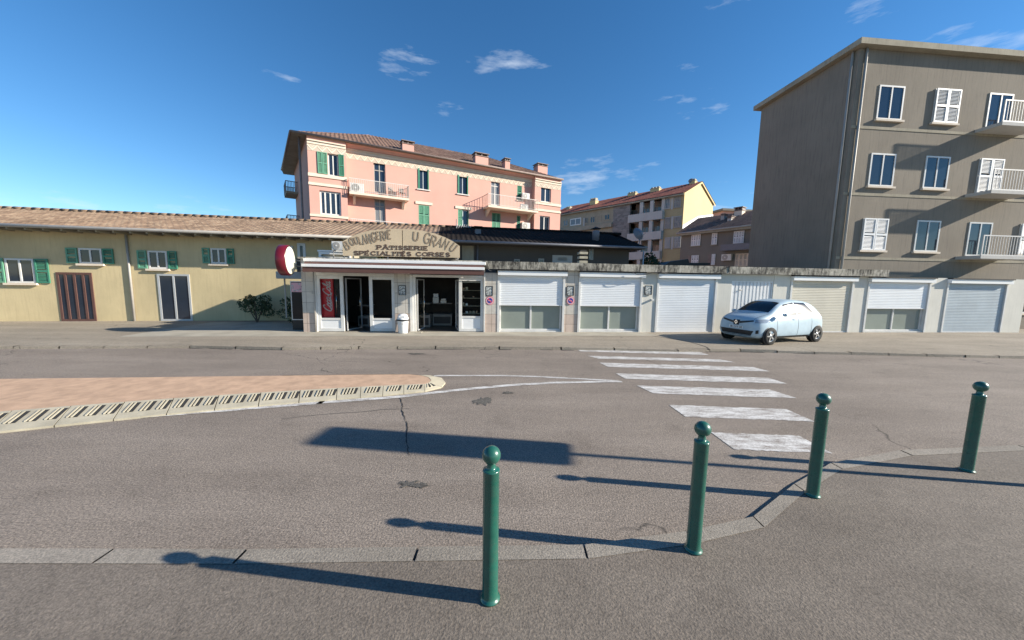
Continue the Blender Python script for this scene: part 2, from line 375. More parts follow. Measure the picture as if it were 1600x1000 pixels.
# ------------------------------------------------------------------ ground, road, pavements
def sheet(pts, z, name, mat, parent=None, label=None):
    mb = MB(); mb.add([(p[0], p[1], z) for p in pts], [tuple(range(len(pts)))])
    o = mb.build(name, mat, parent, recalc=False)
    me = o.data
    if me.polygons[0].normal.z < 0: me.flip_normals()
    if not parent: o['kind'] = 'structure'
    return o
sheet([(-900, -900), (900, -900), (900, 900), (-900, 900)], -.006, 'ground', M['ground'])
sheet([(-120, -6), (120, -6), (120, 12.5), (-120, 12.5)], 0, 'road', M['road'])
PZ = .07
kerb_line = [(-60, 4.6), (-30, 7.6), (-14, 9.55), (-9.5, 10.05)]
for px, py in ((440, 543.3), (560, 542.2), (680, 542), (780, 542.6), (877, 543.4), (960, 544.5), (1060, 546.5)): kerb_line.append(tuple(ground(px, py, PZ)[:2]))
kerb_line += [(7.3, 10.85), (9.5, 10.7), (14, 10.5), (60, 9.6)]
KW = .16
back = [(60, 70), (-60, 70)]
inner = [(x, y+KW) for x, y in kerb_line]
mb = MB(); n = len(inner)
vs = [(x, y, PZ) for x, y in inner] + [(x, 90, PZ) for x, y in inner]
mb.add(vs, [(i, i+1, n+i+1, n+i) for i in range(n-1)]); mb.build('pavement', M['drive'])['kind'] = 'structure'
# kerb stones: one row, jointed
mb = MB()
for i in range(len(kerb_line)-1):
    a, b = Vector(kerb_line[i]), Vector(kerb_line[i+1]); Ld = (b-a).length; k = max(1, int(Ld/1.0))
    for j in range(k):
        p = a.lerp(b, j/k+.012/k); q = a.lerp(b, (j+1)/k-.012/k)
        h = PZ+.004+random.uniform(-.012, .012); o = random.uniform(-.012, .012); h2 = h+random.uniform(-.008, .008)
        vs = [(p.x, p.y+o, -.01), (q.x, q.y+o, -.01), (q.x, q.y+o+.015, h2), (p.x, p.y+o+.015, h), (p.x, p.y+KW+.01, h), (q.x, q.y+KW+.01, h2)]
        mb.add(vs, [(0,1,2,3), (3,2,5,4)])
mb.build('kerb', M['drive'])['kind'] = 'structure'
mb = MB()   # dark broken gutter joint along the kerb foot
for i in range(3, len(kerb_line)-3):
    a, b = Vector(kerb_line[i]), Vector(kerb_line[i+1]); Ld = (b-a).length; k = max(1, int(Ld/.28))
    for j in range(k):
        if random.random() < .35: continue
        p = a.lerp(b, j/k); q = a.lerp(b, (j+1)/k+.03); w0 = random.uniform(.02, .075); w1 = random.uniform(.02, .075)
        mb.quad((p.x, p.y-w0, .004+.0004*(j % 4)), (q.x, q.y-w1, .004+.0004*(j % 4)), (q.x, q.y+.012, .004+.0004*(j % 4)), (p.x, p.y+.012, .004+.0004*(j % 4)))
mb.build('gutter_joint', M['crack'])['kind'] = 'structure'

# near pavement around the bollards
near = [(-60, 2.2), (-8, 2.35), (-2, 2.45), (.6, 2.55), (1.5, 2.72), (2.2, 2.92), (3.0, 3.45), (3.8, 3.9), (5.0, 4.25), (6.8, 4.45), (12, 4.3), (60, 3.2)]
mb = MB(); n = len(near)
vs = [(x, y-.14, .03) for x, y in near] + [(x, -20, .03) for x, y in near]
mb.add(vs, [(i, i+1, n+i+1, n+i) for i in range(n-1)]); mb.build('near_pavement', M['walk'])['kind'] = 'structure'
mb = MB()
for i in range(len(near)-1):
    a, b = Vector(near[i]), Vector(near[i+1]); k = max(1, int((b-a).length/1.0))
    for j in range(k):
        p = a.lerp(b, j/k+.008/k); q = a.lerp(b, (j+1)/k-.008/k); h = .034
        vs = [(p.x, p.y, -.01), (q.x, q.y, -.01), (q.x, q.y-.01, h), (p.x, p.y-.01, h), (p.x, p.y-.15, h), (q.x, q.y-.15, h)]
        mb.add(vs, [(0,1,2,3), (3,2,5,4)])
mb.build('near_kerb', M['kerb'])['kind'] = 'structure'

# lane lines and crossing
def ribbon(pts, w, z):
    mb = MB(); P = [Vector((p[0], p[1])) for p in pts]; vs = []
    for i, p in enumerate(P):
        t = (P[min(i+1, len(P)-1)]-P[max(i-1, 0)]).normalized(); nn = Vector((-t.y, t.x))
        ww = w[i] if isinstance(w, (list, tuple)) else w
        vs += [(*(p+nn*ww/2), z), (*(p-nn*ww/2), z)]
    mb.add(vs, [(2*i, 2*i+1, 2*i+3, 2*i+2) for i in range(len(P)-1)]); return mb
def smooth_pts(pts, k=6):
    P = [Vector(p) for p in pts]; out = []
    for i in range(len(P)-1):
        p0, p1, p2, p3 = P[max(i-1, 0)], P[i], P[i+1], P[min(i+2, len(P)-1)]
        for j in range(k):
            t = j/k; out.append(.5*((2*p1)+(-p0+p2)*t+(2*p0-5*p1+4*p2-p3)*t*t+(-p0+3*p1-3*p2+p3)*t**3))
    out.append(P[-1]); return out
g2 = lambda px, py: tuple(ground(px, py)[:2])
ribbon(smooth_pts([g2(678, 587.2), g2(760, 587), g2(820, 588), g2(900, 591.8), g2(968, 595.5)]), .10, .005).build('lane_line', M['paint'])['kind'] = 'structure'
LN = [(-9.5, 3.75)] + [g2(*p) for p in ((440, 634.5), (500, 629.5), (560, 625), (620, 620.5), (700, 611.5), (760, 605.5), (820, 600.8), (880, 598), (971, 596.3))]
ribbon(smooth_pts(LN), .13, .0075).build('lane_line', M['paint'])['kind'] = 'structure'
stripes = [((900, 545), (907, 549.3), 1098, 551), ((918, 556), (935, 560.5), 1136, 561.5), ((937, 567), (950, 573.3), 1190, 576), ((962, 583.5), (977, 592), 1215, 594),
           ((995, 602.5), (1021, 615), 1235, 618), ((1045, 633), (1071, 651.5), 1260, 653), ((1111, 676), (1147, 702.5), 1290, 703)]
for (a, b, rx, ry) in stripes:
    A = ground(*a); Bq = ground(*b); Rr = ground(rx, ry)
    ln = Rr.x - Bq.x; dirx = Vector((1, -.055, 0)).normalized()
    e0 = A + dirx*ln*1.0; e1 = Bq + dirx*ln*1.0
    mb = MB(); nseg = 24; top = []; bot = []
    for k in range(nseg+1):
        jit = random.uniform(-.012, .012)
        p = A.lerp(e0, k/nseg); q = Bq.lerp(e1, k/nseg); top.append((p.x, p.y+jit, .005)); bot.append((q.x, q.y-random.uniform(-.012, .012), .005))
    mb.add(top+bot, [(i, i+1, nseg+2+i, nseg+1+i) for i in range(nseg)]); o = mb.build('crosswalk_stripe', M['paint'], recalc=False); o['kind'] = 'structure'
    if o.data.polygons[0].normal.z < 0: o.data.flip_normals()

# stains, repair patches and a long crack on the road
def blob(cx, cy, rx, ry, name, mat, z=.0045, n=26, j=.35):
    pts = []; 
    for k in range(n):
        a = 2*math.pi*k/n; r = 1+random.uniform(-j, j); pts.append((cx+rx*r*math.cos(a), cy+ry*r*math.sin(a)))
    return sheet(pts, z, name, mat)
for px, py, rx, ry, jj in ((755, 627, .13, .17, .5), (748, 628, .1, .09, .4), (764, 625, .06, .14, .5), (794, 614, .1, .07, .4), (640, 757, .10, .05, .6), (655, 760, .07, .03, .5), (662, 757, .05, .03, .5), (650, 553, .25, .10, .4)):
    p = ground(px, py); blob(p.x, p.y, rx, ry, 'asphalt_patch', M['patch'] if py != 664 else M['tar'], .0045+random.uniform(0, .002), j=jj)
ck = [g2(*p) for p in ((624, 612), (625, 622), (629, 634), (628, 640), (633, 655), (637, 672), (635, 690), (640, 712))]
cp = [(p[0]+random.uniform(-.012, .012), p[1]) for p in smooth_pts(ck, 5)]
ribbon(cp, [random.uniform(.004, .02) for _ in cp], .006).build('road_crack', M['crack'])['kind'] = 'structure'
ck = [g2(*p) for p in ((440, 655), (500, 648), (560, 644), (600, 640), (640, 639))]
ribbon([(p[0], p[1]+random.uniform(-.01, .01)) for p in smooth_pts(ck, 5)], .018, .003).build('road_seam', M['tar'])['kind'] = 'structure'
ck = [(ground(px, py, PZ).x, ground(px, py, PZ).y) for px, py in ((1000, 522), (1040, 528), (1075, 534), (1100, 541), (1108, 545))]
ribbon([(p[0], p[1]+random.uniform(-.02, .02)) for p in smooth_pts(ck, 5)], .05, PZ+.003).build('road_crack', M['crack'])['kind'] = 'structure'

# ------------------------------------------------------------------ traffic island
iz = .10
top = [tuple(ground(px, py, iz)[:2]) for px, py in ((440, 587), (540, 585.5), (640, 584.8), (658, 586.5), (670, 589.5), (674, 594.5), (670, 598.3), (664, 600.2), (631, 601.3), (599, 602.8), (564, 604.5), (527, 606.5), (469, 609.8))]
outl = [tuple(ground(px, py, 0)[:2]) for px, py in ((440, 588.8), (540, 587.6), (640, 587.2), (672, 588.5), (690, 592.5), (696, 599.5), (690, 606.5), (664, 612.8), (631, 616.3), (598, 619.5), (563, 622.5), (526, 625.5), (467, 630.5))]
def ext(P, k): a, b = Vector(P[11]), Vector(P[12]); q = b+(b-a)*k; return (q.x, q.y-.006*k*k)
te_, oe_ = [ext(top, k) for k in range(0, 12)], [ext(outl, k) for k in range(0, 12)]
topf = [(-13, 6.1)] + top + te_[1:]
isl = sheet(topf, iz, 'traffic_island', M['island'])
isl['label'] = 'salmon-topped traffic island edged with pale slotted concrete kerbs'
def kstone(i0, i1, slots, name='kerb_stone', a=None, b=None, c=None, d=None):
    a, b = (a or top[i0]), (b or top[i1]); c, d = (c or outl[i1]), (d or outl[i0])
    a, b, c, d = (Vector(q) for q in (a, b, c, d))
    zt = iz+.004; e = .012
    A, Bb = a.lerp(b, e), b.lerp(a, e); D, Cc = d.lerp(c, e), c.lerp(d, e)
    mb = MB(); mb.add([(A.x, A.y, zt), (Bb.x, Bb.y, zt), (Cc.x, Cc.y, .03), (D.x, D.y, .03), (D.x, D.y, 0), (Cc.x, Cc.y, 0), (A.x, A.y, 0), (Bb.x, Bb.y, 0)],
                      [(0,1,2,3), (3,2,5,4), (0,3,4,6), (1,7,5,2)])
    st = mb.build(name, M['concrete'], isl)
    def P(u, v, h): # u along, v down the slope
        p = A.lerp(Bb, u).lerp(D.lerp(Cc, u), v); return (p.x, p.y, zt+(.03-zt)*v+h)
    wt = .15/max(.2, (Vector(b)-Vector(a)).length)*.32
    for s in slots:
        sb = MB(); sb.add([P(s+wt*.8, .12, .004), P(s+wt*1.9, .12, .004), P(s+wt*1.1, .68, .004), P(s, .68, .004)], [(0,1,2,3)])
        sb.build('slot', M['concrete_d'], st)
        e = -wt*.5
        rb = MB(); vs = [P(s+e, .68, .002), P(s-.002, .68, .002), P(s+wt*.8-.002, .12, .002), P(s+e+wt*.8, .12, .002), P(s+e, .66, .016), P(s-.006, .66, .016), P(s+wt*.8-.006, .14, .016), P(s+e+wt*.8, .14, .016)]
        rb.add(vs, [(4,5,6,7), (0,1,5,4), (1,2,6,5), (2,3,7,6), (3,0,4,7)]); rb.build('rib', M['concrete'], st)
for i in range(7, 11): kstone(i+1, i, (.26, .40, .54, .68))
kstone(7, 6, (.3, .62))
for i in range(6, 0, -1): kstone(i, i-1, ())
kstone(0, 0, (.13, .21, .46, .54, .79, .87), a=top[12], b=top[11], c=outl[11], d=outl[12])
for k in range(7): kstone(0, 0, (.13, .21, .46, .54, .79, .87), a=te_[k+1], b=te_[k], c=oe_[k], d=oe_[k+1])
# ------------------------------------------------------------------ bollards
def make_bollard(x, y, zb, label):
    t = thing('bollard', label, 'bollard', (x, y, zb), group='green ball-topped bollards along the kerb')
    hc = 1.02 - zb
    mb = MB(); mb.lathe([(.0, 0), (.066, 0), (.066, .008), (.056, .012), (.0515, .03), (.0515, hc-.108), (.0535, hc-.105), (.0535, hc-.094), (.048, hc-.0915), (.033, hc-.087), (.028, hc-.080), (.026, hc-.052)], n=40)
    mb.build('post', M['bollard'], t)
    mb = MB(); pr = [(.0585*math.sin(a), hc-.0585*math.cos(a)) for a in [R(20)+k*R(160)/20 for k in range(21)]]
    pr[-1] = (0, hc+.0585); mb.lathe(pr, n=40); mb.build('ball', M['bollard'], t)
    return t
_b1 = ray(767.8, 711); _k = (1.02-CAMH)/_b1.z; b1 = make_bollard(_b1.x*_k, _b1.y*_k, .034, 'green ball-topped bollard nearest the camera, lowest in the picture centre')
_b2 = ray(1098, 670); _k = (1.02-CAMH)/_b2.z
def place(src, x, y, label):
    c = copy_tree(src); c.location = (x, y, .034); c['label'] = label; return c
place(b1, _b2.x*_k, _b2.y*_k, 'green ball-topped bollard in front of the lower end of the zebra crossing')
tb = (1.08)/math.tan(SUN_EL)
place(b1, .55+tb*math.cos(SUN_AZ)-.05, 3.56+tb*math.sin(SUN_AZ), 'green ball-topped bollard over the near end of the zebra crossing, third from the left')
place(b1, 2.72+tb*math.cos(SUN_AZ), 4.06+tb*math.sin(SUN_AZ)+.02, 'green ball-topped bollard farthest to the right')
# tall information panel on one leg, right of the view; its shadow lies across the road
te = math.tan(SUN_EL); h1 = 2.35; sx = .89 + h1/te*math.cos(SUN_AZ); sy = 4.05 + h1/te*math.sin(SUN_AZ)
pn = thing('street_panel', 'tall grey panel on a single post at the kerb, right', 'street sign', (sx, sy, .03), SUN_AZ)
MB().lathe([(0, 0), (.09, 0), (.09, .02), (.038, .03), (.038, h1+1.3), (0, h1+1.3)], n=20).build('post', M['alu'], pn)
hw = .29
def rr(x0, x1, z0, z1, r, k=5):
    out = []
    for cx, cz, a0 in ((x1-r, z0+r, -90), (x1-r, z1-r, 0), (x0+r, z1-r, 90), (x0+r, z0+r, 180)):
        out += [(cx+r*math.cos(R(a0+90*i/k)), cz+r*math.sin(R(a0+90*i/k))) for i in range(k+1)]
    return out
MB().prism(rr(-hw, hw, h1, h1+1.44, .06), 'x', -.09, -.042).build('panel', M['white'], pn)
MB().prism(rr(-hw+.04, hw-.04, h1+.04, h1+1.4, .04), 'x', -.042, -.038).build('backing', M['alu'], pn)

# ------------------------------------------------------------------ strokes and lettering
G = {  # skeletons in a 1 x 1 box
 'A': [[(0,0),(.5,1),(1,0)], [(.2,.36),(.8,.36)]],
 'B': [[(0,0),(0,1),(.6,1),(.85,.9),(.85,.65),(.6,.54),(0,.54)], [(.6,.54),(.95,.42),(.95,.13),(.65,0),(0,0)]],
 'C': [[(.95,.8),(.75,.97),(.4,1),(.12,.82),(0,.5),(.12,.18),(.4,0),(.75,.03),(.95,.22)]],
 'E': [[(.9,0),(0,0),(0,1),(.9,1)], [(0,.52),(.7,.52)]],
 'G': [[(.95,.8),(.72,.98),(.4,1),(.12,.82),(0,.5),(.12,.18),(.4,0),(.72,.03),(.95,.2),(.95,.45),(.6,.45)]],
 'I': [[(.5,0),(.5,1)]], 'L': [[(0,1),(0,0),(.9,0)]],
 'N': [[(0,0),(0,1),(1,0),(1,1)]],
 'O': [[(.5,1),(.15,.85),(0,.5),(.15,.15),(.5,0),(.85,.15),(1,.5),(.85,.85),(.5,1)]],
 'P': [[(0,0),(0,1),(.65,1),(.95,.88),(.95,.62),(.65,.48),(0,.48)]],
 'R': [[(0,0),(0,1),(.62,1),(.9,.88),(.9,.64),(.62,.5),(0,.5)], [(.5,.5),(1,0)]],
 'S': [[(.9,.82),(.6,1),(.3,1),(.05,.82),(.1,.62),(.5,.5),(.88,.38),(.95,.18),(.7,0),(.35,0),(.05,.16)]],
 'T': [[(.5,0),(.5,1)], [(0,1),(1,1)]], 'U': [[(0,1),(0,.3),(.2,.05),(.5,0),(.8,.05),(1,.3),(1,1)]],
}
WD = {'I': .3, 'L': .75, 'E': .8, 'T': .9, 'S': .75, 'P': .8, 'A': 1.0, 'N': 1.0, 'C': .9, 'R': .95, 'O': 1.0, 'B': .85, 'G': .95, 'U': .95}
def stroke2(mb, pts, w, y0, y1):
    """flat stroke in the x-z plane with mitred joins"""
    P = [Vector(p) for p in pts]; closed = (P[0]-P[-1]).length < 1e-5
    Lf, Rt = [], []
    for i, p in enumerate(P):
        if closed: a, b = P[i-1 if i > 0 else -2], P[i+1 if i < len(P)-1 else 1]
        else: a, b = P[max(i-1, 0)], P[min(i+1, len(P)-1)]
        t1 = (p-a).normalized() if (p-a).length > 1e-6 else (b-p).normalized(); t2 = (b-p).normalized() if (b-p).length > 1e-6 else t1
        t = (t1+t2);
        t = t.normalized() if t.length > .2 else t1
        nn = Vector((-t.y, t.x)); k = 1/max(.55, abs(nn.dot(Vector((-t1.y, t1.x)))))
        Lf.append(p+nn*w/2*k); Rt.append(p-nn*w/2*k)
    n = len(P); vs = [(p.x, y0, p.y) for p in Lf]+[(p.x, y0, p.y) for p in Rt]+[(p.x, y1, p.y) for p in Lf]+[(p.x, y1, p.y) for p in Rt]
    fs = []
    for i in range(n-1):
        fs += [(i, i+1, n+i+1, n+i), (i, 2*n+i, 2*n+i+1, i+1), (n+i, n+i+1, 3*n+i+1, 3*n+i)]
    fs += [(0, n, 3*n, 2*n), (n-1, 3*n-1, 4*n-1, 2*n-1)]
    mb.add(vs, fs)
def serif_text(mb, s, x0, x1, z0, h, slope, y0, y1, wt):
    """capitals with slab serifs, fitted between x0 and x1"""
    gap = .26; tot = sum((WD[{'Â': 'A', 'É': 'E'}.get(c, c)] if c != ' ' else .5) + gap for c in s) - gap; k = (x1-x0)/tot; x = x0; q = 0
    for c in s:
        if c == ' ': x += (.5+gap)*k; continue
        base = {'Â': 'A', 'É': 'E'}.get(c, c); wd = WD[base]*k; zz = z0+slope*(x-x0); 
        T = lambda p: (x+p[0]*wd, zz+p[1]*h)
        for gi, st in enumerate(G[base]):
            thin = (base in 'A' and gi == 1) or (base == 'T' and gi == 1)
            q += 1; yy = y0-.0004*(q % 7)
            stroke2(mb, [T(p) for p in st], wt*(.7 if thin else 1), yy, y1)
        feet = {'P': [(0,0),(0,1)], 'A': [(0,0),(1,0)], 'T': [(.5,0)], 'I': [(.5,0),(.5,1)], 'R': [(0,0),(0,1),(1,0)], 'L': [(0,1),(0,0)], 'E': [(0,0),(0,1)]}.get(base, [])
        for f in feet:
            p = T(f); mb.box(p[0]-wt*1.25, p[0]+wt*1.25, y0-.004, y1, p[1]-wt*.3+(-.0 if f[1] else 0), p[1]+wt*.3)
        if base == 'T':
            for f in ((0, 1), (1, 1)):
                p = T(f); mb.box(p[0]-wt*.4, p[0]+wt*.4, y0-.0045, y1, p[1]-wt*1.8, p[1])
        if c == 'É': stroke2(mb, [T((.4, 1.12)), T((.75, 1.38))], wt*.8, y0, y1)
        if c == 'Â': stroke2(mb, [T((.2, 1.12)), T((.5, 1.36)), T((.8, 1.12))], wt*.6, y0, y1)
        x += wd + gap*k

# ------------------------------------------------------------------ bakery and garage row (one facade line)
FB = Frame(.7, 14.0, 6, 0)
U = lambda px, py=475, y=0: FB.u(px, py, y)
Zb = lambda px, py, y=0: FB.z(px, py, y)
bk = thing('bakery', 'low bakery shop with open glazed doors, tiled pillars and brown awning', 'shop', frame=FB)
bk.location.z = 0
def fr_up(px0, px1, py=475): return U(px0, py), U(px1, py)
ZH = Zb(650, 433)      # door head
u0, u1 = U(473), U(757)
uR = U(1300)
ZTOP = 2.93; RD = 3.2  # roof depth
# tiled pillars
for a, b in ((473, 493.5), (617, 641), (756, 777)):
    B(U(a), U(b), -.02, .45, PZ, ZH+.22).build('pillar', M['tiles'], bk)
B(u0, U(757.5), .0, RD, ZH+.221, ZTOP-.101).build('wall', M['wallw'], bk)       # band behind the awning
B(u0, u0+.15, .451, RD, PZ, ZH+.219).build('side_wall', M['wallw'], bk)
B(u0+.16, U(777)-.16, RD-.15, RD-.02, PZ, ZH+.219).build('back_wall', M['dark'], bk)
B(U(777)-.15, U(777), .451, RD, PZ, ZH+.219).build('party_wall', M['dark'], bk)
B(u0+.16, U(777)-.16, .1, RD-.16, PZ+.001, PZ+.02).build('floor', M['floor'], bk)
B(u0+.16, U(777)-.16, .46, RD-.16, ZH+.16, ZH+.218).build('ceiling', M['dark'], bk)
B(u0-.05, U(757.5), -.1, RD+.05, ZTOP-.10, ZTOP-.035).build('roof', M['cornice'], bk)
# downpipe on the left pillar
MB().tube([(U(492.5), -.05, PZ), (U(492.5), -.05, ZH+.2)], .022, 8).build('conduit', M['gutter'], bk)
B(U(489.5), U(492.8), -.09, -.025, Zb(491, 459), Zb(491, 454)).build('junction_box', M['gutter'], bk)
def shop_window(x0, x1, panel_top, mat_pane=None, px_mid=None, tf=.1, open_=False):
    """white frame with glass above and a solid white panel below"""
    f = frame_ring(MB(), x0, x1, PZ+.02, ZH, tf, .02, .10).box(x0+tf, x1-tf, .025, .095, panel_top-.03, panel_top+.05).build('window', M['pvc'], bk, .004)
    MB().quad((x0+tf, .06, panel_top+.05), (x1-tf, .06, panel_top+.05), (x1-tf, .06, ZH-tf), (x0+tf, .06, ZH-tf)).build('pane', M['glass'], f)
    B(x0+tf, x1-tf, .045, .075, PZ+.02+tf, panel_top-.03).build('lower_panel', M['white'], f)
    return f
pt = Zb(520, 499)
shop_window(U(495), U(536.5), pt, tf=.12)
shop_window(U(577), U(617), pt, tf=.12)
pt2 = Zb(735, 496)
shop_window(U(717), U(755.5), pt2, tf=.12)
# frames of the open door bays
f = MB().box(U(493.7), U(495)-.002, -.03, .12, PZ, ZH+.22).box(U(495), U(617), -.01, .1, ZH+.003, ZH+.12).build('door_frame', M['pvc'], bk)
f = MB().box(U(641), U(645.2), -.04, .14, PZ, ZH+.1).box(U(645.3), U(649.5), .0, .14, PZ, ZH+.0).box(U(645.3), U(755.6), -.02, .1, ZH+.003, ZH+.10).box(U(755.8), U(757.8), -.05, .14, PZ, ZH+.2).build('door_frame', M['pvc'], bk)
# open glass door leaves standing inside
def leaf(x, ang, w_, name='door'):
    r = bpy.data.objects.new(name, None)
    mb = frame_ring(MB(), 0, w_, 0, ZH-PZ-.1, .045, -.02, .02).build(name, M['alu'], bk); mb.location = (x, .16, PZ+.03); mb.rotation_euler = (0, 0, ang)
    MB().quad((.045, 0, .045), (w_-.045, 0, .045), (w_-.045, 0, ZH-PZ-.145), (.045, 0, ZH-PZ-.145)).build('pane', M['glass'], mb)
    MB().tube([(w_*.82, -.05, .75), (w_*.82, -.05, 1.35)], .014).build('handle', M['chrome'], mb)
    return mb
leaf(U(538.5), R(72), .95); leaf(U(651), R(80), .85)
leaf(U(716), R(100), .85)
B(U(640), U(660), -.35, -.03, PZ, PZ+.03).build('door_step', M['apron'], bk)
# shop fittings
def counter(x0, x1, y0, y1, h, label, gl=True):
    t = thing('counter', label, 'counter', frame=FB, group='counters inside the bakery')
    B(x0, x1, y0, y1, PZ+.03, h*.55).build('base', M['loggia'], t); B(x0+.05, x1-.05, y0-.004, y0-.001, PZ+.12, h*.45).build('front_panel', M['black'], t)
    B(x0, x1, y0, y1, h-.03, h).build('top', M['loggia'], t)
    MB().quad((x0, y0, h*.55), (x1, y0, h*.55), (x1, y0, h-.03), (x0, y0, h-.03)).build('pane', M['glass'], t)
    return t
counter(U(560, 480, 1.5), U(577, 480, 1.5), 1.4, 2.3, 1.0, 'small display counter seen through the left bakery doorway')
counter(U(655, 480, 1.3), U(672, 480, 1.3), 1.2, 2.0, 1.12, 'pale display counter just inside the right doorway')
counter(U(676, 480, 1.8), U(706, 480, 1.8), 1.8, 2.3, 1.1, 'long dark sales counter in the middle of the right doorway')
for px, nm, lb in ((681, 'coffee_machine', 'pale coffee machine on the sales counter'), (693, 'scales', 'white scales on the sales counter beside the coffee machine')):
    t = thing(nm, lb, nm.replace('_', ' '), frame=FB); x = U(px, 470, 1.9); 
    h = .42 if px == 681 else .2
    B(x-.13, x+.13, 1.85, 2.15, 1.102, 1.102+h*.6).build('body', M['paper'], t, .02); B(x-.11, x+.11, 1.88, 2.1, 1.102+h*.6+.001, 1.102+h).build('top', M['alu'], t, .01)
# shelves behind the right window
t = thing('shelf_unit', 'shelving with bread and boxes behind the right bakery window', 'shelves', frame=FB)
xa, xb = U(719, 470, .6), U(752, 470, .6)
frame_ring(MB(), xa, xb, PZ+.03, ZH-.15, .03, .45, .85).build('frame', M['alu'], t)
for k in range(4):
    z = .75+k*.32; B(xa+.03, xb-.03, .46, .84, z, z+.02).build('shelf', M['stain'], t)
for k in range(4):
    for j in range(5):
        if random.random() < .25: continue
        x = xa+.08+j*(xb-xa-.16)/5; z = .772+k*.32; hh = random.uniform(.06, .15)
        o = B(x, x+random.uniform(.07, .11), .52, .75, z, z+hh).build('bread_loaf' if j % 2 else 'cake_box', M[random.choice(['island', 'paper', 'stain', 'concrete'])], None, .015)
        o.matrix_world = FB.M.copy(); o.location = FB.o
        tag(o, f'small {"brown loaf" if j % 2 else "pale box"} {["at the left end", "left of centre", "in the middle", "right of centre", "at the right end"][j]} of the {["lowest", "second", "third", "highest"][k]} shelf behind the right bakery window', 'bread' if j % 2 else 'box', 'goods on the bakery window shelves')
# red drinks fridge behind the first window
fx0, fx1 = U(501.5, 470, .25), U(521.5, 470, .25); fxe = U(530, 470, .3)
fr = thing('drinks_fridge', 'tall red drinks fridge with white script behind the left window', 'fridge', frame=FB)
fz0, fz1 = PZ+.35, ZH-.02
B(fx0, fx1, .2, .75, fz0-.3, fz1-.001).build('cabinet', M['red'], fr, .01)
B(fx1+.001, fxe, .3, .75, fz0-.3, fz1-.001).build('door', M['dark'], fr)
MB().tube([(fx1+.09, .27, .75), (fx1+.09, .27, 1.7)], .012).build('handle', M['chrome'], fr)
# script lettering, reading upwards
def spline(mb, pts, w, y0, y1, k=5):
    stroke2(mb, [tuple(p) for p in smooth_pts([Vector((*p, 0)).to_2d() for p in pts], k)], w, y0, y1)
SC = {'C': [(.62,.78),(.55,.98),(.30,.95),(.06,.6),(.02,.2),(.22,-.03),(.50,.06),(.72,.28)],
      'o': [(.2,.5),(.04,.32),(.05,.08),(.2,0),(.36,.14),(.36,.38),(.2,.5),(.3,.36),(.5,.42)],
      'c': [(.36,.42),(.2,.5),(.04,.3),(.05,.06),(.22,0),(.42,.2)],
      'a': [(.36,.42),(.2,.5),(.04,.3),(.06,.04),(.2,.02),(.36,.3),(.38,.48),(.36,.12),(.44,0),(.56,.14)],
      'l': [(.02,.14),(.24,.6),(.3,.98),(.16,.9),(.1,.3),(.16,0),(.34,.12)], '-': [(.02,.3),(.22,.34)]}
LW = {'C': .68, 'o': .40, 'c': .40, 'a': .52, 'l': .30, '-': .28}
mb = MB(); tot = sum(LW[c] for c in 'Coca-Cola'); hgt = (fz1-.22)-(fz0+.42); kx = hgt/tot; wid = (fx1-fx0)*.62; px_ = 0; xc = fx1-(fx1-fx0)*.18
qi = 0
for ch in 'Coca-Cola':
    pts = [(xc - p[1]*wid*.95 - .0*p[0], fz0+.42 + (px_+p[0]*1.0)*kx + p[1]*.10) for p in SC[ch]]
    qi += 1; spline(mb, pts, .034, .192-.0005*(qi % 3), .1985); px_ += LW[ch]
mb.build('lettering', M['script'], fr); mb = MB()
spline(mb, [(xc+.03, fz0+.50), (xc+.035, fz0+.75), (xc+.0, fz0+.95), (xc+.045, fz0+1.15)], .022, .191, .1985)
mb.build('swash', M['script'], fr)
# awning: cassette and front bar
ax0, ax1 = FB.u(474.5, 410, -.55), FB.u(759, 412, -.55); bx0, bx1 = FB.u(471, 417, -.85), FB.u(757, 420, -.85)
aw = B(ax0, ax1, -.60, -.001, Zb(640, 411.8, -.6), Zb(640, 406.9, -.6)).build('awning', M['awnw'], bk, .015)
zA0 = Zb(640, 411.8, -.6); zB1 = Zb(640, 415.9, -.85); zB0 = Zb(640, 419.8, -.85)
MB().quad((ax0+.05, -.55, zA0+.01), (ax1-.05, -.55, zA0+.01), (bx1-.05, -.80, zB1), (bx0+.05, -.80, zB1)).build('canvas', M['brown'], aw)
B(ax0+.1, ax1-.1, -.24, -.02, zA0-.10, zA0-.001).build('roller', M['brown'], aw)
B(bx0, bx1, -.87, -.75, zB0, zB1+.012).build('front_bar', M['awnw'], aw, .01)
B(bx0+.02, bx1-.02, -.835, -.825, Zb(640, 427.6, -.83), zB0-.001).build('valance', M['brown'], aw)
for x in (ax0+.6, (ax0+ax1)/2, ax1-.6): MB().tube([(x, -.02, zA0-.1), (x+.15, -.76, zB0+.03)], .02).build('arm', M['alu'], aw)

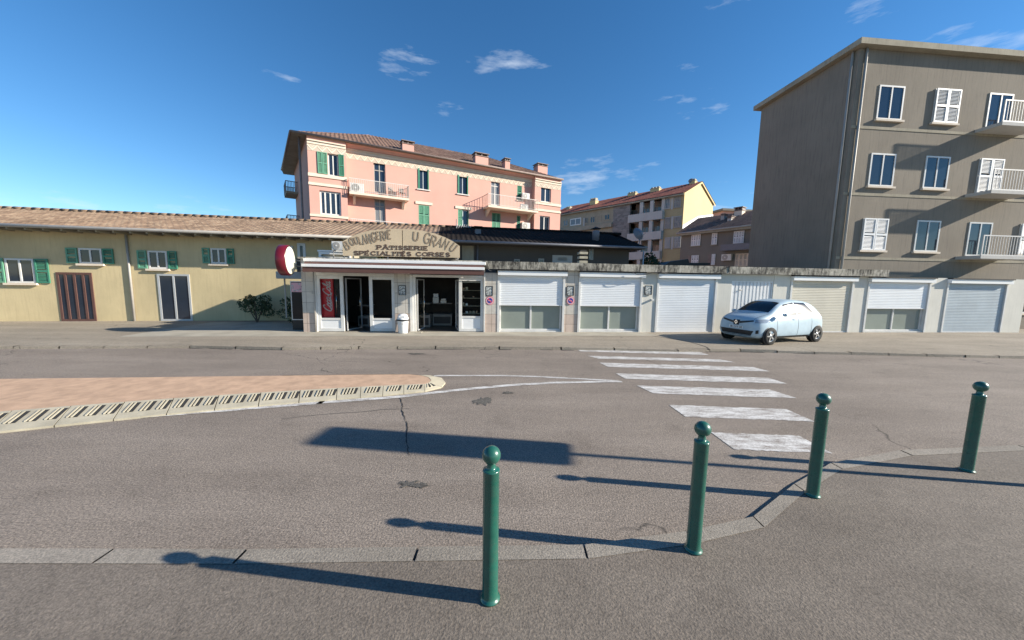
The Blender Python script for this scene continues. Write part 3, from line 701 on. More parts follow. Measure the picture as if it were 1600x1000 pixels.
# garage row
gr = thing('garage_row', 'white garage row with roller shutters under a stained concrete cornice', 'garage row', frame=FB)
gx0 = U(777); 
zc0, zc1 = 2.60, 2.935
zc0 = Zb(900, 423); zc1 = Zb(900, 411.5)
cb = MB(); x = U(757.6)+.002
while x < 16.0:   # cornice cast in lengths
    L_ = random.uniform(2.2, 3.2); cb.box(x, min(x+L_, 16.0)-.012, -.22+random.uniform(-.004, .004), .3, zc0, zc1+random.uniform(-.006, .006)); x += L_
cb.build('cornice', M['cornice'], gr)
B(U(757.6)+.01, 15.95, .301, RD+.3, zc0+.12, zc1-.06).build('roof', M['cornice'], gr)
bays = [(777, 882, 'half'), (903, 1002.5, 'half'), (1024.5, 1118, 'full'), (1141, 1206, 'ribs'), (1232, 1330, 'full'), (1352, 1450, 'half'), (1475, 1570, 'full')]
pil = [(882, 903, 'tiles'), (1002.5, 1024.5, 'wallw'), (1118, 1141, 'wallw'), (1206, 1232, 'wallw'), (1330, 1352, 'wallw'), (1450, 1475, 'wallw'), (1570, 1600, 'wallw')]
zl = Zb(900, 430.5)
for a, b, mt in pil: B(U(a)+.003, U(b)-.003, 0, .4, PZ, zc0-.002).build('pillar', M[mt], gr)
B(U(777)+.003, U(1600), .403, .5, zl, zc0-.004).build('lintel', M['wallw'], gr)
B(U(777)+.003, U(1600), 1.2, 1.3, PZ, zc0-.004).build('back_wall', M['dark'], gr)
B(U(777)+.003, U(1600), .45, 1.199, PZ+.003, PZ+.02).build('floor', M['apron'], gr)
def slats(x0, x1, z0, z1, y, pitch):
    mb = MB(); z = z0; prof = []
    while z < z1-.001:
        zz = min(z+pitch, z1); h = zz-z
        prof += [(y, z), (y-.010, z+h*.12), (y-.012, z+h*.5), (y-.008, z+h*.9), (y+.002, zz)]; z = zz
    n = len(prof); vs = [(x0, p[0], p[1]) for p in prof]+[(x1, p[0], p[1]) for p in prof]
    mb.add(vs, [(i, n+i, n+i+1, i+1) for i in range(n-1)]); return mb
for a, b, kind in bays:
    xa, xb = U(a), U(b); zs = Zb(900, 476.8)
    if kind == 'ribs':
        zt = Zb(1160, 439); B(xa+.004, xb-.004, .01, .4, zt, zc0-.003).build('lintel', M['wallw'], gr)
        mb = MB(); k = 0; x = xa+.06
        d_ = frame_ring(MB(), xa+.004, xb-.004, PZ+.01, zt-.002, .05, .03, .1).build('ribbed_door', M['white'], gr)
        n_ = 11; w_ = (xb-xa-.12)/n_
        for k in range(n_): mb.box(x+k*w_, x+k*w_+w_*.55, .04, .08, PZ+.065, zt-.055).box(x+k*w_+w_*.55, x+(k+1)*w_, .07, .09, PZ+.065, zt-.055)
        mb.build('ribs', M['white'], d_); MB().tube([(xa+.35, .0, 1.9), (xa+.48, .0, 1.9)], .018).build('handle', M['gutter'], d_)
        continue
    B(xa+.002, xb+.048, -.19, .1, zc0-.05, zc0-.003).build('shadow_strip', M['dark'], gr)  # dark strip standing in for the shadow under the cornice
    sh = B(xa+.0, xb+.05, -.15, .12, zc0-.235, zc0-.055).build('roller_shutter', M['awnw'], gr, .006)
    B(xa+.002, xa+.085, -.035, .12, PZ+.005, zc0-.236).build('guide', M['pvc'], sh); B(xb-.087, xb-.002, -.035, .12, PZ+.005, zc0-.236).build('guide', M['pvc'], sh)
    zb_ = zs if kind == 'half' else PZ+.04
    slats(xa+.086, xb-.088, zb_, zc0-.236, .03, .072).build('curtain', M[{1232: 'shutterc', 1475: 'shutterg'}.get(a, 'shutterw')], sh)
    B(xa+.086, xb-.088, .0, .05, zb_-.035, zb_-.001).build('bottom_bar', M['white'], sh)
    if kind == 'half':
        xm = (xa+xb)/2; y0 = .10
        wn = frame_ring(MB(), xa+.10, xb-.10, PZ+.06, zs+.15, .06, y0, y0+.09).box(xm-.035, xm+.035, y0-.004, y0+.08, PZ+.12, zs+.09).build('window', M['pvc'], gr, .004)
        B(xa+.002, xb-.002, .02, .3, PZ+.001, PZ+.055).build('sill', M['pvc'], wn)
        for p, q in ((xa+.16, xm-.035), (xm+.035, xb-.16)):
            MB().quad((p, y0+.04, PZ+.12), (q, y0+.04, PZ+.12), (q, y0+.04, zs+.09), (p, y0+.04, zs+.09)).build('pane', M['frost'], wn)
# apron: thin concrete strip along the facade
ap = MB().add([FB.M @ Vector(p) for p in ((-14, -1.15, 0), (U(1010), -1.0, 0), (U(1010), 3, 0), (-14, 3, 0))], [(0,1,2,3)])
for i, v in enumerate(ap.v): ap.v[i] = (v[0], v[1], PZ+.004)
ap.build('concrete_apron', M['apron'])['kind'] = 'structure'

# plaques, no-parking signs, knob
pos = ['between the bin and the left bakery door', 'on the pillar right of the bakery', 'on the pillar between the half-open shutters', 'on the plain pillar beside the fully closed shutter']
for i, (x, y, w_, h_) in enumerate(((628.6, 453.5, 11.5, 15), (764.5, 454.5, 11, 15), (891, 454.5, 11, 15), (1013, 453.5, 11, 14.5))):
    cx, cz = FB.uz(x, y, -.03); s = FB.u(x+w_/2, y)-FB.u(x-w_/2, y); hh = Zb(x, y-h_/2)-Zb(x, y+h_/2)
    t = thing('plaque', 'framed black and white pictured plaque ' + pos[i], 'plaque', FB.M @ Vector((cx, -.022, cz)), FB.az, 'framed plaques on the pillars')
    frame_ring(MB(), -s/2, s/2, -hh/2, hh/2, .022, -.03, 0).build('frame', M['black'], t)
    q = B(-s/2+.022, s/2-.022, -.018, -.002, -hh/2+.022, hh/2-.022).build('picture', M['plaque'], t)
    q.rotation_euler = (0, 0, 0)
def disc(mb, cx, cz, r, y0, y1, n=32, r0=0):
    if r0 == 0: mb.prism([(cx+r*math.cos(2*math.pi*k/n), cz+r*math.sin(2*math.pi*k/n)) for k in range(n)], 'y', y0, y1)
    else:
        for k in range(n):
            a, b = 2*math.pi*k/n, 2*math.pi*(k+1)/n
            P = [(r0*math.cos(a), r0*math.sin(a)), (r*math.cos(a), r*math.sin(a)), (r*math.cos(b), r*math.sin(b)), (r0*math.cos(b), r0*math.sin(b))]
            mb.add([(cx+p[0], y0, cz+p[1]) for p in P]+[(cx+p[0], y1, cz+p[1]) for p in P], [(0,1,2,3), (1,5,6,2), (0,3,7,4)])
    return mb
for i, (x, y, lb) in enumerate(((765.3, 469.8, 'round red and blue no-parking sign under the plaque nearest the bakery'), (891.5, 469.8, 'round red and blue no-parking sign between the two half-open shutters'))):
    cx, cz = FB.uz(x, y, -.03); r = .163
    t = thing('no_parking_sign', lb, 'sign', FB.M @ Vector((cx, -.022, cz)), FB.az, 'round no-parking signs')
    disc(MB(), 0, 0, r, -.012, 0).build('rim', M['signred'], t); disc(MB(), 0, 0, r*.92, -.0155, -.0125, 32, r*.66).build('ring', M['pinkish'], t)
    disc(MB(), 0, 0, r*.62, -.019, -.0125).build('disc', M['blue'], t)
    MB().prism([(-.085, .05), (-.055, .08), (.085, -.05), (.055, -.08)], 'y', -.0215, -.0195).build('bar', M['signred'], t)
    mb = MB()
    for k, (p, q) in enumerate(((-.07, -.035), (-.025, .01), (.02, .06))): mb.box(p, q, -.024, -.022, -.012, .012)
    mb.build('lettering', M['pinkish'], t)
cx, cz = FB.uz(1019, 468.5, -.05)
t = thing('wall_bracket', 'small white bracket poking out of the plain garage pillar', 'bracket', FB.M @ Vector((cx, 0, cz)), FB.az)
B(-.045, .045, -.13, -.003, -.03, .03).build('arm', M['pvc'], t); B(-.05, .05, -.006, -.001, -.05, .05).build('plate', M['pvc'], t)
# cables sagging under the cornice
def cable(pts, label, r=.012, name='cable', mat='black'):
    o = MB().tube([tuple(FB.M @ Vector(p)) for p in pts], r, 6).build(name, M[mat]); return tag(o, label, 'cable')
x = U(985, 425); cable([tuple(v) for v in smooth_pts([(x, -.24, zc0-.02), (x+.15, -.26, zc0-.10), (x+.4, -.25, zc0-.12), (x+.8, -.24, zc0-.04), (x+1.2, -.24, zc0-.01), (x+1.5, -.2, zc0-.06)])], 'dark cable sagging below the cornice above the second half-open shutter')
x = U(1118, 420, -.25); cable([(x, -.235, zc0+.02), (x+.3, -.235, zc0+.14), (x+.62, -.235, zc0+.3), (x+.64, -.235, zc0+.05)], 'thin dark cable slanting across the cornice above the ribbed door')
x = U(757.6); cable([tuple(v) for v in smooth_pts([(x+.1, -.24, zc0-.01), (x+.2, -.2, zc0-.08), (x+.35, -.1, zc0-.05), (x+.5, -.03, zc0-.12)])], 'short dark cable beside the end of the awning')

# apron junk: bin
bp = ground(629.5, 517.5, PZ)
t = thing('litter_bin', 'white swing-lid litter bin with black liner showing, by the bakery pillar', 'bin', FB.M @ Vector((FB.u(629.5, 505, -.3), -.29, PZ+.006)), FB.az)
MB().lathe([(0, 0), (.165, 0), (.175, .01), (.205, .50), (.205, .52), (.0, .52)], n=28).build('body', M['bin'], t)
MB().lathe([(.205, .50), (.24, .485), (.25, .51), (.235, .535), (.205, .53)], n=28).build('liner', M['black'], t)
MB().lathe([(.215, .53), (.215, .57), (.19, .62), (.16, .70), (.11, .735), (0, .74)], n=28).build('lid', M['bin'], t)
B(-.12, .12, -.205, -.15, .60, .68).build('flap', M['white'], t, .01)
B(-.05, .05, -.205, -.195, .36, .385).build('badge', M['gutter'], t)

# ------------------------------------------------------------------ roof-top name board
SBY = .25
sg = thing('shop_sign', 'arched tan name board with brown lettering on the bakery roof', 'sign', frame=FB)
S = lambda zx, zy: FB.uz(520+zx/7.62, 350+zy/7.62, SBY)
pts = [S(120, 375), S(120, 205)]
arc = [(120, 205), (200, 158), (300, 115), (420, 82), (560, 64), (700, 57), (830, 58), (960, 64), (1090, 84), (1210, 112), (1330, 155), (1430, 205), (1510, 262)]
pts = [S(120, 378)] + [S(*p) for p in arc] + [S(1510, 402)]
zb = .5*(S(120, 378)[1]+S(1510, 402)[1])
B(S(829, 200)[0]-.06, S(829, 200)[0]+.06, SBY+.052, SBY+.07, S(829, 390)[1], S(829, 75)[1]).build('batten', M['letter'], sg)
zl_, zr_ = S(120, 378)[1], S(1510, 402)[1]
xL, xR, xm = pts[0][0], pts[-1][0], S(829, 200)[0]
def arc_cut(a, b):
    P = [p for p in pts[1:-1] if a < p[0] < b]
    def h(x):
        Q = pts[1:-1]
        for i in range(len(Q)-1):
            if Q[i][0] <= x <= Q[i+1][0]: return Q[i][1]+(Q[i+1][1]-Q[i][1])*(x-Q[i][0])/(Q[i+1][0]-Q[i][0])
        return Q[0][1] if x < Q[0][0] else Q[-1][1]
    lin = lambda x: zl_+(zr_-zl_)*(x-xL)/(xR-xL)
    return [(a, lin(a)), (a, h(a))] + P + [(b, h(b)), (b, lin(b))]
MB().prism(arc_cut(xL, xm-.014), 'y', SBY, SBY+.05).build('board', M['signb'], sg)
MB().prism(arc_cut(xm+.014, xR), 'y', SBY, SBY+.05).build('board', M['signb'], sg)
lt = {'B': .02}
def letter(mb, mb2, ch, zx, zy, h, w_, rot):
    c = S(zx, zy); k = (S(zx+10, zy)[0]-c[0])/10; hh, ww = h*k*1.05, w_*k*1.0; a = R(rot)
    for i, st in enumerate(G[ch]):
        P = []
        st2 = [tuple(v) for v in (smooth_pts([Vector(q) for q in st], 3) if ch in 'OUGCS' else st)]
        for p in st2:
            x, z = (p[0]-.5)*ww, (p[1]-.5)*hh; P.append((c[0]+x*math.cos(a)-z*math.sin(a), c[1]+x*math.sin(a)+z*math.cos(a)))
        letter.q += 1
        stroke2(mb, P, 14.5*k, SBY-.008-.0003*(letter.q % 5), SBY-.001)
        stroke2(mb2, P, 4.2*k, SBY-.012-.0003*(letter.q % 5), SBY-.009)
letter.q = 0
mb, mb2 = MB(), MB()
for a in (('B',166,258,92,46,28), ('O',226,212,84,44,26), ('U',282,196,80,38,20), ('L',330,196,84,28,16), ('A',376,190,104,46,14), ('N',430,176,104,38,12), ('G',490,158,106,44,10),
          ('E',540,140,84,32,8), ('R',596,146,104,42,6), ('I',636,130,88,20,4), ('E',676,126,96,38,2),
          ('U',988,146,100,54,-6), ('G',1126,170,116,66,-12), ('R',1200,208,118,54,-17), ('A',1275,216,108,56,-22), ('N',1345,240,104,48,-28), ('U',1436,278,100,46,-38)):
    letter(mb, mb2, *a)
mb.build('lettering', M['letter'], sg); mb2.build('letter_inlay', M['signb'], sg)
mb = MB(); k = (S(100, 300)[0]-S(0, 300)[0])/100
sl_ = (zr_-zl_)/(xR-xL)
serif_text(mb, 'PÂTISSERIE', S(530, 300)[0], S(1135, 302)[0], S(530, 299)[1], 44*k, sl_, SBY-.008, SBY-.001, 13*k)
serif_text(mb, 'SPÉCIALITÉS CORSES', S(255, 368)[0], S(1395, 386)[0], S(255, 366)[1], 44*k, sl_, SBY-.008, SBY-.001, 13*k)
mb.build('lettering', M['letter'], sg)
for zx in (175, 235, 650, 1050, 1480):
    x = S(zx, 395)[0]; B(x-.02, x+.02, SBY+.052, SBY+.10, ZTOP-.034, S(zx, 300)[1]).build('support', M['gutter'], sg)

# roof lantern and AC behind the sign
t = thing('roof_lantern', 'low white framed rooflight behind the left end of the name board', 'rooflight', frame=FB)
xa, xb = FB.u(501, 398, 1.2), FB.u(546, 398, 1.2)
B(xa, xb, 1.2, 2.4, ZTOP-.034, Zb(530, 394, 1.2)).build('base', M['stain'], t); B(xa-.08, xb+.08, 1.1, 2.5, Zb(530, 394, 1.2)+.001, Zb(530, 391.5, 1.2)).build('cap', M['white'], t)
frame_ring(MB(), xa-.05, xb+.05, ZTOP-.03, Zb(530, 394.3, 1.2), .09, 1.13, 1.198).build('frame', M['white'], t)
t = thing('roof_lantern', 'long low rooflight behind the middle of the name board', 'rooflight', frame=FB)
xa, xb = FB.u(590, 402, 1.2), FB.u(712, 402, 1.2)
B(xa, xb, 1.2, 2.4, ZTOP-.034, Zb(650, 401, 1.2)).build('base', M['housewall'], t); B(xa-.06, xb+.06, 1.12, 2.5, Zb(650, 401, 1.2)+.001, Zb(650, 399.6, 1.2)).build('cap', M['gutter'], t)
def ac_unit(loc, rz, s, label, name='air_conditioner'):
    t = thing(name, label, 'air conditioner', loc, rz, 'air conditioner units')
    w_, h_, d_ = .82*s, .58*s, .3*s
    B(-w_/2, w_/2, 0, d_, 0, h_).build('casing', M['pvc'], t, .012)
    disc(MB(), -w_*.12, h_/2, h_*.42, -.012, -.001, 24).build('fan_grille', M['gutter'], t)
    disc(MB(), -w_*.12, h_/2, h_*.1, -.02, -.0125, 16).build('hub', M['pvc'], t)
    mb = MB()
    for k in range(8):
        a = math.pi*2*k/8; mb.box(-w_*.12-.006, -w_*.12+.006, -.016, -.0125, h_/2-.01, h_/2+.01) if False else mb.add([(-w_*.12+math.cos(a+da)*r, -.016, h_/2+math.sin(a+da)*r) for r, da in ((h_*.1, -.1), (h_*.4, -.03), (h_*.4, .03), (h_*.1, .1))], [(0,1,2,3)])
    mb.build('grille_bars', M['alu'], t)
    for x in (-w_*.35, w_*.35): B(x-.02, x+.02, .02, d_, -.05, -.001).build('foot', M['gutter'], t)
    return t
p = FB.uz(528, 390.5, .8); ac_unit(FB.M @ Vector((p[0], .8, p[1])), FB.az, .58, 'air conditioner at the left end of the arched name board')
mb = MB(); a_ = ac_unit.__doc__
st = thing('support_frame', 'thin metal stand under the air conditioner by the name board', 'stand', frame=FB)
for dx in (-.2, .2): B(p[0]+dx-.015, p[0]+dx+.015, .85, .88, ZTOP-.034, p[1]-.03).build('leg', M['gutter'], st)
# flowers under the board
q = FB.uz(596, 403.5, .45)
t = thing('flower_tuft', 'small yellow flowering tuft under the name board', 'plant', FB.M @ Vector((q[0], .45, ZTOP-.034)))
mb = MB(); mf = MB()
for k in range(60):
    a, r, z = random.uniform(0, 6.28), random.uniform(0, .18), random.uniform(.02, .16); c = Vector((r*math.cos(a), r*math.sin(a)*.5, z)); d = Vector((random.uniform(-1,1), random.uniform(-1,1), random.uniform(-.3,1))).normalized()*.03; e = d.cross(Vector((0,1,.3))).normalized()*.015
    (mf if k % 3 == 0 else mb).add([c-d, c+e, c+d, c-e], [(0,1,2,3)])
mb.build('foliage', M['leaf'], t); mf.build('flowers', M['flower'], t)

# maroon round light sign at the left corner
t = thing('round_sign', 'round maroon-rimmed white sign projecting at the left corner of the shops', 'sign')
d = ray(454.3, 407); kk = 12.3/d.y; c = Vector((d.x*kk, d.y*kk, CAMH+d.z*kk)) - Vector((.165*math.cos(R(13)), .165*math.sin(R(13)), 0))
t.location = c; t.rotation_euler = (0, 0, R(-75))
MB().lathe([(0, -.15), (.51, -.15), (.53, -.13), (.53, .13), (.51, .15)], n=48, axis='y').build('drum', M['maroon'], t)
MB().lathe([(0, -.165), (.44, -.163), (.478, -.155), (.478, -.149)], n=48, axis='y').build('face', M['lens'], t)
MB().lathe([(0, .165), (.44, .163), (.478, .155), (.478, .149)], n=48, axis='y').build('face', M['lens'], t)
MB().tube([(-.5, 0, .05), (-1.5, 0, .05)], .025).build('bracket', M['gutter'], t)
MB().tube([(-.5, 0, -.15), (-1.5, 0, -.15)], .02).build('bracket', M['gutter'], t)

def shut(rc, y, mat='green', parent=None, cols=2, split=.5):
    x0, x1, z0, z1 = rc; mb = MB(); n = cols
    for k in range(n):
        a = x0+(x1-x0)*k/n+.01; b = x0+(x1-x0)*(k+1)/n-.01
        frame_ring(mb, a, b, z0, z1, .06, y-.05, y-.01); mb.box(a+.06, b-.06, y-.05, y-.012, z0+(z1-z0)*split-.05, z0+(z1-z0)*split+.05)
        z = z0+.07
        while z < z1-.1:
            if abs(z-(z0+(z1-z0)*split)) > .09: mb.add([(a+.06, y-.015, z+.045), (b-.06, y-.015, z+.045), (b-.06, y-.042, z), (a+.06, y-.042, z)], [(0,1,2,3)])
            z += .06
    return mb.build('shutter', M[mat], parent)
# ------------------------------------------------------------------ long tiled house behind
def px_on(fr, px, y): return fr.u(px, 370, y)
FL = Frame(-3.1, 18.0, 10)
lh = thing('long_house', 'long low house with tiled roof running behind the bakery and garages', 'house', frame=FL)
EZ = FL.z(720, 376.5, -.9); RZ = FL.z(720, 356.5, 4.0)
lx0 = -26; lx1 = FL.u(1010, 388, -.9)
print('long eave', EZ, 'ridge', RZ, lx1)
def tiled_slope(x0, x1, y0, z0, y1, z1, cut0=0., cut1=0., pitch=.25, rows=14, amp=.035):
    """wavy tiles from eave (y0,z0) to ridge (y1,z1); cut = how far each end moves in at the ridge"""
    n = int((x1-x0)/pitch*4); mb = MB(); vs = []; cols = n+1
    for r in range(rows*2+1):
        rr_ = r//2; f = min(1, (rr_ + (r % 2)*.999)/rows) if r < rows*2 else 1
        lo = x0+cut0*f; hi = x1-cut1*f; step = -.022*((r % 2)) + .011
        for i in range(cols):
            x = x0+(x1-x0)*i/n; ph = math.cos(2*math.pi*x/pitch); xx = min(max(x, lo), hi)
            vs.append((xx, y0+(y1-y0)*f, z0+(z1-z0)*f + amp*.5*(ph if ph > 0 else ph*.4) - step*1.2 + .02))
    fs = [(r*cols+i, r*cols+i+1, (r+1)*cols+i+1, (r+1)*cols+i) for r in range(rows*2) for i in range(n) if (vs[r*cols+i] != vs[r*cols+i+1] or vs[(r+1)*cols+i] != vs[(r+1)*cols+i+1])]
    mb.add(vs, fs); return mb
xs = FL.u(700, 370, 0)
hipx = lx1 - FL.u(966, 367, 4.0)
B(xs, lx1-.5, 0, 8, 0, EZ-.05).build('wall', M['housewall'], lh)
MB().wallrect(lx0, xs-.002, 0, EZ-.05, [], 0, .3).build('wall', M['yellow'], lh)
B(lx0, xs, .31, 8, 0, EZ-.06).build('wall', M['yellow'], lh)
xrs = FL.u(688, 356, 4.0)
tiled_slope(lx0, xrs, -.9, EZ, 4.0, RZ, 0, 0, amp=.05).build('roof', M['tile_l'], lh, recalc=False)
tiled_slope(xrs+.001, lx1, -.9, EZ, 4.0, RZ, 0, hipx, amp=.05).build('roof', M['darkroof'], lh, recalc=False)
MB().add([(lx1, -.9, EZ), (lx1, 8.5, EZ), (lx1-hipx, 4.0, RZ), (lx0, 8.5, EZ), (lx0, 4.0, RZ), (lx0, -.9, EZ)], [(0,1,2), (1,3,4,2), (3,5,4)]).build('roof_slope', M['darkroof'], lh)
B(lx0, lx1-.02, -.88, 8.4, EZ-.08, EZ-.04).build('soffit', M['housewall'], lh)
MB().tube([(lx0, -.95, EZ-.02), (xs, -.95, EZ-.02)], .07, 8).build('gutter', M['gutter'], lh)
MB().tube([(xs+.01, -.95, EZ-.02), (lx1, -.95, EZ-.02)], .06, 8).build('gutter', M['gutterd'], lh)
mb = MB(); mbd = MB()   # ridge caps
x = lx0
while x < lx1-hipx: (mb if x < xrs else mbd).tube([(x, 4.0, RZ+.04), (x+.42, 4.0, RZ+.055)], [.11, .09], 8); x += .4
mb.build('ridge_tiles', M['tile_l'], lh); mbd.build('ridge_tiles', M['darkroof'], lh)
mb = MB()
for k in range(46): x = lx0+k*.5; 
mb = MB(); x = lx0
while x < xs: mb.box(x, x+.06, -.85, .0, EZ-.16, EZ-.082); x += .6
mb.build('rafters', M['stain'], lh)
xd = FL.u(1004.5, 395, 0); MB().tube([(xd, -.06, 0), (xd, -.06, EZ-.1)], .045, 8).build('downpipe', M['alu'], lh)
xd = FL.u(746, 395, 0); MB().tube([(xd, -.06, 0), (xd, -.06, EZ-.1)], .05, 8).build('downpipe', M['gutterd'], lh)
def rect_on(fr, x0, y0, x1, y1, y=0):
    a = fr.uz((x0+x1)/2, y0, y)[1]; b = fr.uz((x0+x1)/2, y1, y)[1]; ym = (y0+y1)/2
    return fr.u(x0, ym, y), fr.u(x1, ym, y), b, a
def window(fr, parent, rc, mull=1, mat_f='pvc', pane='pane', depth=.12, sill='cream', t_=.06, y=0, transom=None, recess=True):
    """window standing in the wall face at local y: frame, pane, mullions, sill"""
    x0, x1, z0, z1 = rc
    f = frame_ring(MB(), x0, x1, z0, z1, t_, y-.03, y+.05)
    for k in range(mull): xm = x0+(x1-x0)*(k+1)/(mull+1); f.box(xm-t_*.45, xm+t_*.45, y-.034, y+.04, z0+t_, z1-t_)
    if transom: zz = z0+(z1-z0)*transom; f.box(x0+t_, x1-t_, y-.037, y+.04, zz-t_*.4, zz+t_*.4)
    o = f.build('window', M[mat_f], parent)
    MB().quad((x0+t_, y-.008, z0+t_), (x1-t_, y-.008, z0+t_), (x1-t_, y-.008, z1-t_), (x0+t_, y-.008, z1-t_)).build('pane', M[pane], o)
    if sill: B(x0-.08, x1+.08, y-.11, y-.001, z0-.09, z0-.003).build('sill', M[sill], o)
    return o
window(FL, lh, rect_on(FL, 465, 380, 478, 410), 0, 'alu', 'pane', t_=.12)
window(FL, lh, rect_on(FL, 441, 384, 458, 402), 1, 'alu', 'pane2', t_=.08)
for rc in ((330, 388, 354, 412), (232, 392, 262, 420), (124, 388, 160, 412), (10, 404, 55, 442)):
    q = rect_on(FL, *rc); o = window(FL, lh, q, 1, 'pvc', 'pane', t_=.07); wq = (q[1]-q[0])*.5
    shut((q[0]-wq-.03, q[0]-.03, q[2], q[3]), -.01, 'greenl', o, 1); shut((q[1]+.03, q[1]+wq+.03, q[2], q[3]), -.01, 'green', o, 1)
MB().tube([(FL.u(205, 430), -.06, 0), (FL.u(205, 430), -.06, EZ-.1)], .045, 8).build('downpipe', M['gutter'], lh)
q = rect_on(FL, 95, 447, 150, 520); window(FL, lh, (q[0], q[1], PZ, 2.2), 3, 'brown', 'pane', t_=.09, sill=None)
window(FL, lh, rect_on(FL, 863, 399, 894, 411), 0, 'balc', 'pane', t_=.3, sill=None)
window(FL, lh, rect_on(FL, 920, 387, 927, 406), 0, 'blueconc', 'pane2', t_=.08, sill=None)
window(FL, lh, rect_on(FL, 803, 405, 812, 413), 0, 'gutter', 'pane', t_=.06, sill=None)
window(FL, lh, rect_on(FL, 841, 404, 850, 413), 0, 'gutter', 'pane', t_=.06, sill=None)
B(*rect_on(FL, 722, 384, 740, 410)[:2], -.05, -.001, *rect_on(FL, 722, 384, 740, 410)[2:]).build('wall_panel', M['stain'], lh)
for a, b in ((455, 508),): B(*fr_up(a, b), 0, 0, 0, 0) if False else None
# ground-floor opening with menu board and clutter left of the bakery
x0, x1, z0, z1 = rect_on(FL, 250, 438, 300, 515)
window(FL, lh, (x0, x1, PZ, 2.2), 1, 'alu', 'pane', t_=.08, sill=None)
mbp = FB.uz(468, 478, .6)
t = thing('menu_board', 'tall black menu cabinet with a pink poster on top, left of the bakery pillar', 'menu board', FB.M @ Vector((mbp[0], .5, PZ)), FB.az)
B(-.25, .33, 0, .1, .02, 1.90).build('panel', M['black'], t, .01); frame_ring(MB(), -.25, .33, .4, 1.92, .035, -.02, -.001).build('frame', M['alu'], t)
B(-.21, .29, -.012, -.002, 1.50, 1.86).build('poster', M['pinkish'], t); mb = MB()
for k in range(9): xx = -.2+random.random()*.42; zz = 1.52+random.random()*.28; mb.box(xx, xx+.07, -.015-.0004*k, -.0125, zz, zz+.05)
mb.build('poster_print', M['plaque'], t); B(-.2, .28, -.015, -.002, .45, 1.46).build('board_face', M['carglass'], t)
# grey box and blind on the side wall
q = FB.uz(460, 420, 1.6); t = thing('wall_cabinet', 'blue-grey cabinet box behind the round sign', 'cabinet', FB.M @ Vector((q[0], 1.6, q[1])), FB.az)
B(-.75, .55, 0, .4, -.42, -.12).build('casing', M['blueconc'], t, .02); B(.12, .42, -.05, -.001, -.12+.001, .45).build('side_box', M['black'], t)
for dx in (-.6, .4): B(dx, dx+.05, .3, .34, -2.1, -.42).build('leg', M['gutter'], t)

# chimneys and vents on the long roof
def roof_z(y): return EZ+(RZ-EZ)*(y+.9)/4.9
def stack(fr, px, pyb, y, w_, h_, name, label, mats, cap=True, cat='chimney'):
    x = fr.u(px, pyb, y); p = fr.M @ Vector((x, y, 0)); return x, p
def chimney(fr, px, py0, py1, pw, y, label, body='pink', capm='tile_p', pots=2, name='chimney', d_=.5, parent=None, sink=1.2):
    xa, xb = fr.u(px-pw/2, py1, y), fr.u(px+pw/2, py1, y); zt, zb_ = fr.z(px, py0, y), fr.z(px, py1, y)-sink
    if parent is None: o = thing(name, label, 'chimney', frame=fr)
    ph = max(.14, min(.5, (zt-fr.z(px, py1, y))*.32))
    b = B(xa, xb, y, y+d_, zb_, zt-ph).build('chimney' if parent else 'stack', M[body], parent or o); host = b if parent else o
    n = max(2, pots)
    B(xa-.05, xb+.05, y-.05, y+d_+.05, zt-ph, zt-ph*.82).build('crown', M[capm], host)
    if pots >= 3 or body == 'gable':
        w1 = (xb-xa)/n
        for k in range(n): B(xa+w1*(k+.18), xa+w1*(k+.82), y+.1, y+d_-.1, zt-ph*.82, zt).build('pot', M['stain' if body == 'gable' else body], host)
    else:
        B(xa-.08, xb+.08, y-.08, y+d_+.08, zt-ph*.2, zt).build('cap', M[capm], host)
        for k in range(n+1):
            xx = xa+(xb-xa-.1)*k/n; B(xx, xx+.1, y+.02, y+d_-.02, zt-ph*.82, zt-ph*.2).build('cap_leg', M[capm], host)
    return b
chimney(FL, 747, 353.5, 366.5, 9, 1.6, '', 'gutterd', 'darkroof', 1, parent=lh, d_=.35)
# round metal flue
x = FL.u(930.5, 375, .9); zt = FL.z(930.5, 356, .9); zb_ = roof_z(.9)-.1
fl = MB().lathe([(0, zb_), (.2, zb_), (.2, zt-.18), (.19, zt-.15), (0, zt-.15)], (x, .9, 0), 20).build('flue', M['gutterd'], lh)
MB().lathe([(.0, zt+.07), (.06, zt+.05), (.28, zt-.05), (.26, zt-.07), (0, zt-.06)], (x, .9, 0), 20).build('cowl', M['black'], fl)
